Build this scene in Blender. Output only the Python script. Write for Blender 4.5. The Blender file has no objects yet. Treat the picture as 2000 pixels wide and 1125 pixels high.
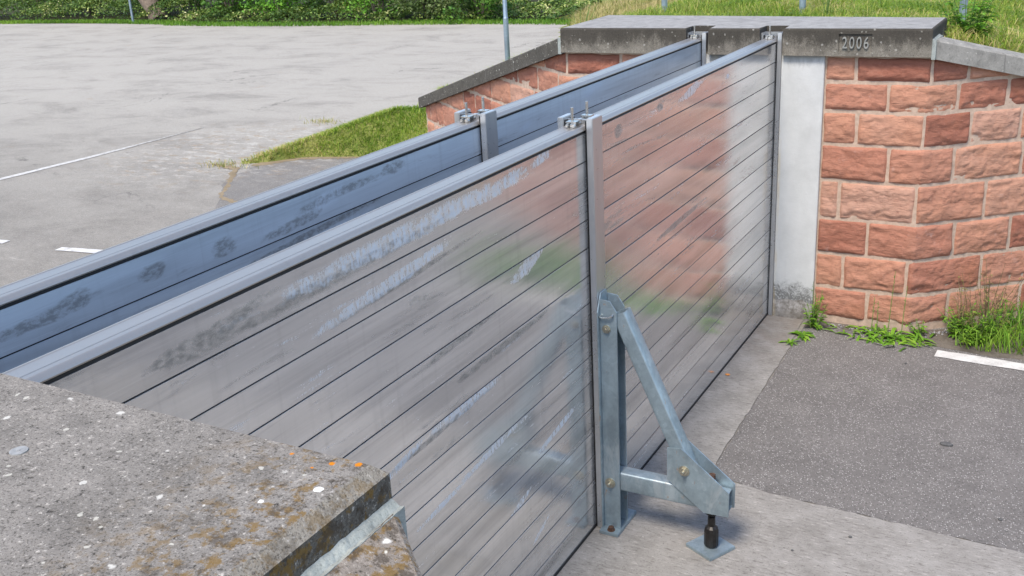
import bpy, bmesh, math, random
import numpy as np
from mathutils import Vector, Matrix, noise

random.seed(7)
rng = np.random.default_rng(11)
SC = bpy.context.scene
COL = SC.collection
rad = math.radians

# ------------------------------------------------------------------ helpers
class MB:
    """collects shapes in world coordinates; build() links them as ONE mesh object"""
    def __init__(self):
        self.bm = bmesh.new()
    def _bev(self, geom, bevel, seg=2):
        if bevel:
            es = list({e for f in geom for e in f.edges})
            bmesh.ops.bevel(self.bm, geom=es, offset=bevel, segments=seg, affect='EDGES', clamp_overlap=True)
    def box(self, x0, x1, y0, y1, z0, z1, bevel=0.0, M=None, seg=2):
        vs = [self.bm.verts.new((x, y, z)) for x in (x0, x1) for y in (y0, y1) for z in (z0, z1)]
        idx = [(0, 1, 3, 2), (4, 6, 7, 5), (0, 4, 5, 1), (2, 3, 7, 6), (0, 2, 6, 4), (1, 5, 7, 3)]
        fs = [self.bm.faces.new([vs[i] for i in q]) for q in idx]
        if M is not None:
            for v in vs: v.co = M @ v.co
        self._bev(fs, bevel, seg)
        return self
    def prism(self, pts, axis, a0, a1, bevel=0.0, seg=2):
        """polygon pts (2-D) extruded along axis between a0 and a1"""
        def mk(p, a):
            if axis == 'x': return (a, p[0], p[1])
            if axis == 'y': return (p[0], a, p[1])
            return (p[0], p[1], a)
        A = [self.bm.verts.new(mk(p, a0)) for p in pts]
        B = [self.bm.verts.new(mk(p, a1)) for p in pts]
        n = len(pts)
        fs = [self.bm.faces.new(A), self.bm.faces.new(B[::-1])]
        for i in range(n):
            fs.append(self.bm.faces.new((A[i], B[i], B[(i + 1) % n], A[(i + 1) % n])))
        bmesh.ops.recalc_face_normals(self.bm, faces=fs)
        self._bev(fs, bevel, seg)
        return self
    def loft(self, rings, closed_ends=True):
        R = [[self.bm.verts.new(p) for p in r] for r in rings]
        n = len(R[0]); fs = []
        for a, b in zip(R[:-1], R[1:]):
            for i in range(n):
                fs.append(self.bm.faces.new((a[i], a[(i + 1) % n], b[(i + 1) % n], b[i])))
        if closed_ends:
            fs.append(self.bm.faces.new(R[0][::-1])); fs.append(self.bm.faces.new(R[-1]))
        bmesh.ops.recalc_face_normals(self.bm, faces=fs)
        return self
    def tube(self, pts, radii, n=12, phase=0.0):
        pts = [Vector(p) for p in pts]
        if not hasattr(radii, '__len__'): radii = [radii] * len(pts)
        rings = []
        ref = None
        for i, p in enumerate(pts):
            d = (pts[min(i + 1, len(pts) - 1)] - pts[max(i - 1, 0)]).normalized()
            if ref is None:
                ref = Vector((0, 0, 1)) if abs(d.z) < .9 else Vector((1, 0, 0))
            u = d.cross(ref).normalized(); w = u.cross(d).normalized(); ref = w
            rings.append([p + (u * math.cos(a) + w * math.sin(a)) * radii[i]
                          for a in (phase + 2 * math.pi * k / n for k in range(n))])
        return self.loft(rings)
    def build(self, name, mat, parent=None, smooth=False):
        me = bpy.data.meshes.new(name)
        if parent is not None:
            off = world_loc(parent)
            for v in self.bm.verts: v.co -= off
        self.bm.normal_update()
        self.bm.to_mesh(me); self.bm.free()
        me.materials.append(mat)
        if smooth:
            me.shade_smooth()
            try: me.set_sharp_from_angle(angle=rad(35))
            except Exception: pass
        return link(name, me, parent)

def world_loc(o):
    v = Vector((0, 0, 0))
    while o is not None:
        v += o.location; o = o.parent
    return v
def link(name, me, parent=None):
    o = bpy.data.objects.new(name, me); COL.objects.link(o)
    if parent is not None: o.parent = parent
    return o
def tag(o, label, cat, group=None, kind=None):
    o['label'] = label; o['category'] = cat
    if group: o['group'] = group
    if kind: o['kind'] = kind
    return o
def thing(name, loc, label, cat, group=None):
    o = bpy.data.objects.new(name, None); COL.objects.link(o); o.location = loc
    o.empty_display_size = .1
    return tag(o, label, cat, group)
def struct(o, kind='structure'):
    o['kind'] = kind; return o

def np_mesh(name, V, loops, totals, mat, tone=None, smooth=False, parent=None):
    V = np.asarray(V, np.float32)
    if parent is not None: V = V - np.array(world_loc(parent), np.float32)
    me = bpy.data.meshes.new(name)
    me.vertices.add(len(V)); me.vertices.foreach_set('co', V.ravel())
    loops = np.asarray(loops, np.int32); totals = np.asarray(totals, np.int32)
    me.loops.add(len(loops)); me.loops.foreach_set('vertex_index', loops)
    me.polygons.add(len(totals))
    me.polygons.foreach_set('loop_start', np.concatenate([[0], np.cumsum(totals)[:-1]]).astype(np.int32))
    me.polygons.foreach_set('loop_total', totals)
    if tone is not None:
        at = me.attributes.new('tone', 'FLOAT', 'POINT'); at.data.foreach_set('value', np.asarray(tone, np.float32))
    me.materials.append(mat)
    me.update(calc_edges=True); me.validate()
    if smooth: me.shade_smooth()
    return link(name, me, parent)

def blade_data(P, h, w, lean=0.5, yaw=None, droop=0.35):
    """grass blades: 5 verts, quad + tri"""
    n = len(P); P = np.asarray(P, float)
    h = np.broadcast_to(h, n); w = np.broadcast_to(w, n)
    if yaw is None: yaw = rng.uniform(0, 2 * np.pi, n)
    L = rng.uniform(0.15, 1, n) * lean
    d = np.stack([np.cos(yaw), np.sin(yaw), np.zeros(n)], 1)
    s = np.stack([-np.sin(yaw), np.cos(yaw), np.zeros(n)], 1)
    up = np.array([0, 0, 1.0])
    mid = P + d * (h * L * .45)[:, None] + up * (h * .6)[:, None]
    tip = P + d * (h * L * 1.25)[:, None] + up * (h * (1 - droop * L))[:, None]
    hw = (w / 2)[:, None]
    V = np.stack([P - s * hw, P + s * hw, mid + s * hw * .75, mid - s * hw * .75, tip], 1).reshape(-1, 3)
    base = (np.arange(n) * 5)[:, None]
    loops = (base + np.array([0, 1, 2, 3, 3, 2, 4])).ravel()
    totals = np.tile([4, 3], n)
    return V, loops, totals
def blades(name, P, h, w, mat, lean=.5, tone=None, parent=None, droop=.35, yaw=None):
    V, l, t = blade_data(P, h, w, lean, yaw, droop)
    if tone is None: tone = rng.uniform(0, 1, len(P))
    return np_mesh(name, V, l, t, mat, np.repeat(tone, 5), parent=parent)
def leaf_data(P, size, updir=0.4, asp=.6):
    n = len(P); P = np.asarray(P, float)
    size = np.broadcast_to(size, n)
    N = rng.normal(size=(n, 3)); N[:, 2] = np.abs(N[:, 2]) + updir
    N /= np.linalg.norm(N, axis=1)[:, None]
    T = np.cross(N, rng.normal(size=(n, 3))); T /= np.linalg.norm(T, axis=1)[:, None]
    B = np.cross(N, T)
    s = size[:, None]
    V = np.stack([P - T * s * .5, P + B * s * asp * .5 + N * s * .10, P + T * s * .55, P - B * s * asp * .5 + N * s * .10], 1).reshape(-1, 3)
    loops = (np.arange(n) * 4)[:, None] + np.array([0, 1, 2, 0, 2, 3])
    return V, loops.ravel(), np.full(2 * n, 3)
def leaves(name, P, size, mat, tone=None, updir=.4, asp=.6, parent=None):
    V, l, t = leaf_data(P, size, updir, asp)
    if tone is None: tone = rng.uniform(0, 1, len(P))
    return np_mesh(name, V, l, t, mat, np.repeat(tone, 4), parent=parent)

# ------------------------------------------------------------------ material helpers
class NT:
    def __init__(self, name):
        self.m = bpy.data.materials.new(name); self.m.use_nodes = True
        self.t = self.m.node_tree; self.t.nodes.clear()
        self.out = self.t.nodes.new('ShaderNodeOutputMaterial')
        self.p = self.t.nodes.new('ShaderNodeBsdfPrincipled')
        self.t.links.new(self.p.outputs[0], self.out.inputs[0])
        self._pos = None
    def n(self, ty, **kw):
        nd = self.t.nodes.new(ty)
        for k, v in kw.items(): setattr(nd, k, v)
        return nd
    def set(self, sock, v):
        if hasattr(v, 'is_output') or isinstance(v, bpy.types.NodeSocket): self.t.links.new(v, sock)
        else:
            if isinstance(v, (tuple, list)) and len(v) == 3 and sock.type == 'RGBA': v = (*v, 1)
            sock.default_value = v
    def P(self, **kw):
        names = dict(color='Base Color', rough='Roughness', metal='Metallic', normal='Normal', spec='Specular IOR Level')
        for k, v in kw.items(): self.set(self.p.inputs[names[k]], v)
        return self
    @property
    def pos(self):
        if self._pos is None: self._pos = self.n('ShaderNodeNewGeometry').outputs['Position']
        return self._pos
    def mapv(self, scale=(1, 1, 1), loc=(0, 0, 0), rot=(0, 0, 0), v=None):
        m = self.n('ShaderNodeMapping'); self.set(m.inputs[0], v or self.pos)
        m.inputs[1].default_value = loc; m.inputs[2].default_value = rot; m.inputs[3].default_value = scale
        return m.outputs[0]
    def noise(self, scale, detail=4, rough=.55, v=None, dist=0.0, col=False):
        nd = self.n('ShaderNodeTexNoise'); self.set(nd.inputs['Vector'], v or self.pos)
        nd.inputs['Scale'].default_value = scale; nd.inputs['Detail'].default_value = detail
        nd.inputs['Roughness'].default_value = rough; nd.inputs['Distortion'].default_value = dist
        return nd.outputs[1 if col else 0]
    def voro(self, scale, v=None, feat='F1', out='Distance', rnd=1.0):
        nd = self.n('ShaderNodeTexVoronoi'); nd.feature = feat; self.set(nd.inputs['Vector'], v or self.pos)
        nd.inputs['Scale'].default_value = scale; nd.inputs['Randomness'].default_value = rnd
        return nd.outputs[out]
    def ramp(self, f, stops, interp='LINEAR'):
        r = self.n('ShaderNodeValToRGB'); r.color_ramp.interpolation = interp
        e = r.color_ramp.elements
        while len(e) < len(stops): e.new(.5)
        for el, (p, c) in zip(e, stops):
            el.position = p
            el.color = (c, c, c, 1) if not hasattr(c, '__len__') else (*c, 1)
        self.set(r.inputs[0], f); return r.outputs[0]
    def step(self, f, a, b):
        nd = self.n('ShaderNodeMapRange'); nd.interpolation_type = 'SMOOTHSTEP'
        self.set(nd.inputs[0], f); nd.inputs[1].default_value = a; nd.inputs[2].default_value = b
        return nd.outputs[0]
    def math(self, op, a, b=0.0, c=0.0):
        nd = self.n('ShaderNodeMath', operation=op)
        for s, v in zip(nd.inputs, (a, b, c)): self.set(s, v)
        return nd.outputs[0]
    def mix(self, f, a, b, mode='MIX'):
        nd = self.n('ShaderNodeMix', data_type='RGBA', blend_type=mode)
        self.set(nd.inputs[0], f); self.set(nd.inputs[6], a); self.set(nd.inputs[7], b)
        return nd.outputs[2]
    def mixf(self, f, a, b):
        nd = self.n('ShaderNodeMix', data_type='FLOAT')
        self.set(nd.inputs[0], f); self.set(nd.inputs[2], a); self.set(nd.inputs[3], b)
        return nd.outputs[0]
    def xyz(self, v=None):
        nd = self.n('ShaderNodeSeparateXYZ'); self.set(nd.inputs[0], v or self.pos); return nd.outputs
    def bump(self, h, strength=.3, dist=.01, normal=None):
        nd = self.n('ShaderNodeBump'); self.set(nd.inputs['Height'], h)
        nd.inputs['Strength'].default_value = strength; nd.inputs['Distance'].default_value = dist
        if normal is not None: self.set(nd.inputs['Normal'], normal)
        return nd.outputs[0]
    def attr(self, name='tone'):
        nd = self.n('ShaderNodeAttribute'); nd.attribute_name = name; return nd.outputs['Fac']
    def blob(self, cy, cz, ry, rz, rot, ny, nz):
        """soft elliptic mask in the barrier plane (y, z), broken up by noise coordinates ny/nz"""
        m = self.mapv(loc=(0, -cy, -cz))
        m = self.mapv(rot=(rad(-rot), 0, 0), v=m)
        s = self.xyz(m)
        a = self.math('POWER', self.math('DIVIDE', s[1], ry), 2.0)
        b = self.math('POWER', self.math('DIVIDE', s[2], rz), 2.0)
        d = self.math('ADD', a, b)
        d = self.math('ADD', d, self.math('MULTIPLY', self.math('SUBTRACT', ny, .5), 3.6))
        out = self.step(d, 1.15, .35)
        row = self.math('FLOOR', self.math('DIVIDE', self.xyz()[2], .15))
        same = self.math('COMPARE', row, math.floor(cz / .15), .1)
        return self.math('MULTIPLY', out, same)

# ------------------------------------------------------------------ materials
def mat_plank(name, base3, met, r0, r1):
    T = NT(name)
    x, y, z = T.xyz()
    frontm = T.step(x, -.35, -.34); rearm = T.math('SUBTRACT', 1.0, frontm)
    row = T.math('FLOOR', T.math('DIVIDE', z, .15))
    wn = T.n('ShaderNodeTexWhiteNoise', noise_dimensions='2D')
    cb = T.n('ShaderNodeCombineXYZ'); T.set(cb.inputs[0], row); T.set(cb.inputs[1], T.math('FLOOR', T.math('DIVIDE', T.math('ADD', y, 3.46), 3.5)))
    T.set(wn.inputs['Vector'], cb.outputs[0])
    rowr = wn.outputs['Value']
    shift = T.n('ShaderNodeCombineXYZ'); T.set(shift.inputs[1], T.math('MULTIPLY', rowr, 13.0)); T.set(shift.inputs[0], T.math('MULTIPLY', rowr, 7.0))
    va = T.n('ShaderNodeVectorMath', operation='ADD'); T.set(va.inputs[0], T.pos); T.set(va.inputs[1], shift.outputs[0])
    pv = va.outputs[0]
    long_ = T.noise(1.0, 5, .6, T.mapv((3, .55, 9), v=pv), dist=.4)          # long soft streaks along the plank
    fine = T.noise(1.0, 4, .65, T.mapv((5, 2.2, 60), v=pv))                  # rolling lines
    vert = T.noise(1.0, 3, .6, T.mapv((5, 26, 1.2), v=pv))                   # run marks
    mott = T.noise(1.0, 7, .72, T.mapv((6, 4.5, 13), v=pv), dist=.5)
    grit = T.noise(1.0, 5, .75, T.mapv((60, 45, 75)))
    base = T.ramp(long_, [(.30, tuple(v * .70 for v in base3)), (.5, base3), (.70, tuple(min(.95, v * 1.18) for v in base3))])
    base = T.mix(T.math('MULTIPLY', T.step(vert, .52, .74), .22), base, tuple(v * .62 for v in base3))
    hair = T.noise(1.0, 3, .6, T.mapv((5, 1.1, 210), v=pv))
    base = T.mix(T.math('MULTIPLY', T.step(fine, .5, .72), .30), base, tuple(v * .62 for v in base3))
    base = T.mix(T.math('MULTIPLY', T.step(hair, .55, .72), .30), base, tuple(min(1, v * 1.25) for v in base3))
    base = T.mix(T.math('MULTIPLY', rowr, .32), base, tuple(v * .72 for v in base3))
    # pale bluish oxide bloom and brown-grey dirt, both drawn out along the plank
    ox_n = T.noise(1.0, 6, .72, T.mapv((3, 1.5, 14), loc=(3, 7, 1), v=pv), dist=.3)
    gran = T.noise(1.0, 4, .7, T.mapv((40, 95, 40), dist=0) if False else T.mapv((40, 95, 40)))
    gran2 = T.noise(1.0, 3, .6, T.mapv((30, 42, 9), loc=(2, 2, 2)))
    gran = T.step(T.math('ADD', T.math('MULTIPLY', gran, .6), T.math('MULTIPLY', gran2, .4)), .43, .58)
    ox = T.math('MULTIPLY', T.math('MULTIPLY', T.step(ox_n, .60, .72), gran), .8)
    di_n = T.noise(1.0, 6, .74, T.mapv((3, 1.1, 12), loc=(11, 2, 5), v=pv), dist=.5)
    di = T.math('MULTIPLY', T.step(di_n, .555, .71), .8)
    for b in [(-4.95, 2.18, 1.0, .042, 0.6), (-4.0, 2.215, .12, .03, 10), (-5.2, 2.03, .42, .026, 4.5), (-4.75, 1.335, .26, .03, 1),
              (-4.16, 1.77, .16, .04, 12), (-5.25, 1.305, .16, .018, 10), (-1.95, 2.20, .22, .032, 8), (-1.25, 2.172, .06, .02, 0), (-4.35, .62, .14, .02, 14), (-4.15, .36, .10, .018, 20),
              (-4.6, 1.02, .25, .02, 4), (-5.0, .98, .2, .014, 4), (-3.9, .82, .22, .02, 8)]:
        ox = T.math('MAXIMUM', ox, T.math('MULTIPLY', T.math('MULTIPLY', T.blob(*b, mott, 0), frontm), T.mixf(gran, .22, .95)))
    for b in [(-4.77, 2.185, .12, .035, 10), (-2.1, 2.215, .22, .035, 8), (-4.72, 2.045, .25, .025, 5), (-3.0, 2.15, .1, .02, 8), (-5.9, 2.04, .08, .02, 0)]:
        ox = T.math('MAXIMUM', ox, T.math('MULTIPLY', T.math('MULTIPLY', T.blob(*b, mott, 0), rearm), T.mixf(gran, .15, .7)))
    for b in [(-5.5, 2.15, .8, .026, 1.0), (-6.05, 2.175, .3, .03, 6), (-4.95, 1.31, .42, .013, 1.5), (-4.7, 1.64, .4, .02, 3), (-2.5, 2.19, .05, .03, 0), (-3.1, 2.17, .05, .035, 0), (-2.1, 1.42, .45, .02, 2), (-4.4, 1.47, .45, .022, 1), (-5.05, 2.012, .5, .012, 3)]:
        di = T.math('MAXIMUM', di, T.math('MULTIPLY', T.math('MULTIPLY', T.blob(*b, mott, 0), frontm), .9))
    for b in [(-6.2, 2.165, .26, .022, 3), (-6.05, 2.18, .07, .03, 0), (-5.74, 2.175, .07, .032, 0), (-5.40, 2.16, .08, .034, 0), (-5.0, 2.14, .2, .026, 4), (-4.7, 2.19, .3, .022, 3), (-4.85, 2.075, .5, .015, 3), (-4.3, 2.21, .1, .03, 0)]:
        di = T.math('MAXIMUM', di, T.math('MULTIPLY', T.math('MULTIPLY', T.blob(*b, mott, 0), rearm), .72))
    dgran = T.noise(1.0, 6, .78, T.mapv((30, 22, 48), loc=(6, 6, 6)))
    di = T.math('MULTIPLY', di, T.mixf(T.step(dgran, .40, .58), .25, 1.0))
    scr_n = T.noise(1.0, 2, .5, T.mapv((2, 3.2, 90), rot=(rad(4), 0, 0), v=pv), dist=1.2)
    scr = T.math('MULTIPLY', T.step(scr_n, .70, .78), T.step(mott, .5, .7))
    col = T.mix(T.math('MULTIPLY', di, .78), base, (.13, .115, .10))
    col = T.mix(T.math('MULTIPLY', ox, .8), col, (.62, .68, .76))
    col = T.mix(T.math('MULTIPLY', scr, .10), col, (.75, .76, .78))
    # dull rim where the seal wiped the ends, edges of each plank slightly brighter
    metal = T.mixf(ox, T.mixf(di, met, .5), .2)
    rough = T.math('ADD', T.mixf(long_, r0, r1), T.math('MULTIPLY', T.math('SUBTRACT', mott, .5), .18))
    rough = T.mixf(ox, T.mixf(di, rough, .55), .62)
    h = T.math('ADD', T.math('MULTIPLY', long_, .6), T.math('MULTIPLY', T.noise(1.0, 3, .5, T.mapv((4, .9, 16))), .5))
    nb = T.bump(h, .10, .012)
    T.P(color=col, metal=metal, rough=rough, normal=nb)
    return T.m

def mat_metal(name, c, rough=.35, metal=.9, var=.25, streak=(3, 1, 8), bump=.03, dirt=.0):
    T = NT(name)
    a = T.noise(1.0, 5, .62, T.mapv(streak)); b = T.noise(38, 4, .6)
    dk = tuple(v * (1 - var) for v in c); lt = tuple(min(1, v * (1 + var * .6)) for v in c)
    col = T.ramp(a, [(.3, dk), (.5, c), (.72, lt)])
    if dirt:
        col = T.mix(T.math('MULTIPLY', T.step(T.noise(9, 6, .7), .56, .68), dirt), col, (.16, .14, .12))
    T.P(color=col, metal=metal, rough=T.math('ADD', T.mixf(b, rough - .07, rough + .07), T.math('MULTIPLY', T.math('SUBTRACT', a, .5), .2)), normal=T.bump(b, bump, .003))
    return T.m

def mat_galv(name, tint=(.32, .40, .445), rust=1.0):
    """hot-dip zinc: spangle, whitish runs, small rust marks"""
    T = NT(name)
    sp = T.voro(42, T.mapv((1, 1, 1), v=T.noise(9, 3, .6, col=True)) if False else None, out='Color')
    spv = T.xyz(sp)[0]
    n1 = T.noise(7, 6, .68, T.mapv((1, 1, .6))); n2 = T.noise(60, 3, .6); n3 = T.noise(3.1, 6, .7, T.mapv((1.4, 1.4, .5)), dist=.6)
    col = T.ramp(n1, [(.3, tuple(v * .68 for v in tint)), (.5, tint), (.7, tuple(v * 1.28 for v in tint))])
    col = T.mix(T.math('MULTIPLY', spv, .36), col, tuple(v * .62 for v in tint))
    col = T.mix(T.math('MULTIPLY', T.step(n3, .57, .66), .45), col, (.50, .55, .575))
    speck = T.step(T.voro(70), .16, .08)
    col = T.mix(T.math('MULTIPLY', T.math('MULTIPLY', speck, T.step(n1, .5, .65)), .6), col, (.8, .82, .83))
    rs = T.math('MULTIPLY', T.step(T.noise(11, 6, .74, T.mapv((1.6, 1.6, .7), loc=(4, 1, 9))), .625, .69), rust)
    col = T.mix(T.math('MULTIPLY', rs, .75), col, (.27, .15, .065))
    T.P(color=col, metal=T.mixf(rs, .62, .1), rough=T.math('ADD', T.mixf(n2, .34, .46), T.math('MULTIPLY', spv, .12)), normal=T.bump(T.math('ADD', n1, T.math('MULTIPLY', n2, .25)), .10, .004))
    return T.m

def mat_plain(name, c, rough=.6, metal=0.0, var=.15, scale=30, bump=.1):
    T = NT(name)
    a = T.noise(scale, 5, .65)
    col = T.ramp(a, [(.3, tuple(v * (1 - var) for v in c)), (.7, tuple(v * (1 + var) for v in c))])
    T.P(color=col, rough=rough, metal=metal, normal=T.bump(a, bump, .004))
    return T.m

def mat_stone(name):
    T = NT(name)
    tone = T.attr()
    n1 = T.noise(5, 7, .68, T.mapv((1, 1, 1.6))); n2 = T.noise(26, 6, .7); n3 = T.noise(2.2, 4, .6); n4 = T.noise(90, 3, .6)
    base = T.ramp(tone, [(0, (.275, .108, .072)), (.25, (.375, .163, .108)), (.5, (.43, .205, .137)), (.75, (.475, .24, .155)), (1, (.475, .275, .20))])
    col = T.mix(T.math('MULTIPLY', T.step(n1, .5, .75), .4), base, (.43, .23, .16))
    col = T.mix(T.math('MULTIPLY', T.step(n2, .52, .32), .25), col, (.22, .075, .048))
    col = T.mix(T.math('MULTIPLY', T.step(n3, .55, .75), .25), col, (.40, .17, .085))
    col = T.mix(T.math('MULTIPLY', T.step(n4, .58, .75), .25), col, (.55, .33, .26))
    eff = T.step(T.noise(3.4, 6, .72, T.mapv(loc=(8, 3, 2))), .60, .72)
    col = T.mix(T.math('MULTIPLY', eff, .4), col, (.58, .42, .38))
    x, y, z = T.xyz()
    # black algae runs under the old coping of the left wing, in their own shape
    run = T.math('MULTIPLY', T.step(T.noise(1.0, 4, .6, T.mapv((5.5, 5.5, .35), loc=(2, 1, 0))), .60, .68), T.step(x, -2.6, -3.6))
    col = T.mix(T.math('MULTIPLY', run, .7), col, (.07, .05, .035))
    dk = T.step(T.noise(4.3, 6, .75, T.mapv((1, 1, 2.5), loc=(5, 5, 5))), .66, .72)
    col = T.mix(T.math('MULTIPLY', dk, .55), col, (.10, .055, .045))
    bed = T.noise(1.0, 6, .72, T.mapv((14, 14, 52)), dist=.8)
    h = T.math('ADD', T.math('MULTIPLY', bed, .8), T.math('ADD', T.math('MULTIPLY', n2, .4), T.math('MULTIPLY', n4, .15)))
    col = T.mix(T.math('MULTIPLY', T.step(bed, .44, .30), .45), col, (.17, .06, .04))
    T.P(color=col, rough=.88, spec=.25, normal=T.bump(h, .8, .016))
    return T.m

def mat_concrete(name, base=(.33, .31, .28), dark=(.10, .095, .085), top_dirt=None, lichen=0.0, ochre=None, agg=.5, blotch=.5, stains=0.0):
    """weathered precast concrete; top_dirt=(z0,z1) blackens ragged runs that start at the top edge"""
    T = NT(name)
    x, y, z = T.xyz()
    n0 = T.noise(2.3, 6, .65); n1 = T.noise(11, 7, .7); n2 = T.noise(70, 5, .72); n3 = T.noise(170, 3, .65)
    col = T.ramp(n1, [(.28, tuple(v * .66 for v in base)), (.5, base), (.74, tuple(v * 1.25 for v in base))])
    col = T.mix(T.math('MULTIPLY', T.step(n0, .5, .68), blotch), col, tuple(v * .55 for v in base))
    pits = T.step(n2, .46, .30)
    col = T.mix(T.math('MULTIPLY', pits, agg * 1.3), col, dark)
    gr = T.step(n2, .57, .72)
    col = T.mix(T.math('MULTIPLY', gr, agg), col, (.56, .52, .46))
    col = T.mix(T.math('MULTIPLY', T.step(n3, .55, .75), agg * .5), col, (.50, .47, .43))
    n4 = T.noise(230, 2, .6)
    col = T.mix(T.math('MULTIPLY', T.step(n4, .46, .36), agg * .6), col, dark)
    if top_dirt:
        z0, z1 = top_dirt
        g = T.math('DIVIDE', T.math('SUBTRACT', z, z0), z1 - z0)
        k = T.math('ADD', g, T.math('MULTIPLY', T.math('SUBTRACT', T.noise(1.0, 7, .75, T.mapv((9, 9, 4.5))), .5), 1.9))
        k = T.math('ADD', k, T.math('MULTIPLY', T.math('SUBTRACT', n2, .5), 1.3))
        dm = T.step(k, .28, .85)
        col = T.mix(T.math('MULTIPLY', dm, .82), col, dark)
    if stains:
        st = T.step(T.noise(1.0, 5, .65, T.mapv((14, 14, 1.2))), .56, .7)
        col = T.mix(T.math('MULTIPLY', st, stains), col, dark)
        st2 = T.step(T.noise(1.0, 5, .65, T.mapv((11, 11, .9), loc=(4, 4, 4))), .62, .72)
        col = T.mix(T.math('MULTIPLY', st2, stains * .6), col, (.5, .49, .47))
    if ochre:
        ox0, ox1 = ochre
        m = T.math('MULTIPLY', T.step(x, ox0, ox1), T.step(T.noise(24, 7, .76, T.mapv(loc=(1, 5, 2))), .49, .58))
        col = T.mix(T.math('MULTIPLY', m, .8), col, (.17, .10, .022))
        m = T.math('MULTIPLY', T.step(x, ox0, ox1), T.step(T.noise(30, 7, .76, T.mapv(loc=(9, 5, 2))), .50, .60))
        col = T.mix(T.math('MULTIPLY', m, .7), col, (.055, .042, .03))
    if lichen:
        wv = T.n('ShaderNodeVectorMath', operation='ADD'); T.set(wv.inputs[0], T.pos)
        sc = T.n('ShaderNodeVectorMath', operation='SCALE'); T.set(sc.inputs[0], T.noise(60, 4, .6, col=True)); sc.inputs['Scale'].default_value = .018
        T.set(wv.inputs[1], sc.outputs[0])
        for s, th, r, cc, amt in ((10.0, .72, .075, (.70, .69, .64), lichen), (19.0, .66, .14, (.66, .64, .58), lichen), (34, .72, .17, (.60, .58, .5), lichen * .9)):
            nd = T.n('ShaderNodeTexVoronoi'); T.set(nd.inputs['Vector'], wv.outputs[0]); nd.inputs['Scale'].default_value = s
            rr = T.xyz(nd.outputs['Color'])
            sel = T.step(rr[0], th, th + .01)
            rad_ = T.math('MULTIPLY', T.math('ADD', rr[1], .35), r)
            m = T.math('MULTIPLY', T.step(T.math('SUBTRACT', nd.outputs['Distance'], rad_), .03, -.03), sel)
            col = T.mix(T.math('MULTIPLY', m, amt), col, cc)
    if ochre:
        wob = T.math('MULTIPLY', T.math('SUBTRACT', T.noise(160, 3, .6), .5), .008)
        for lx, ly, lr, lc in ((1.036, -6.80, .006, 0), (1.083, -6.783, .0065, 0), (1.012, -6.825, .003, 0), (.945, -6.80, .0035, 0), (1.31, -6.93, .006, 0), (1.07, -6.88, .0085, 1), (1.005, -6.95, .005, 1)):
            dx = T.math('SUBTRACT', x, lx); dy = T.math('SUBTRACT', y, ly)
            dd = T.math('ADD', T.math('SQRT', T.math('ADD', T.math('MULTIPLY', dx, dx), T.math('MULTIPLY', dy, dy))), wob)
            col = T.mix(T.step(dd, lr + .0012, lr - .0012), col, (.52, .18, .01) if lc == 0 else (.72, .71, .66))
    h = T.math('ADD', T.math('MULTIPLY', n2, .7), T.math('ADD', T.math('MULTIPLY', n3, .3), T.math('MULTIPLY', n1, .5)))
    T.P(color=col, rough=.92, spec=.2, normal=T.bump(h, .5, .006))
    return T.m

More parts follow.
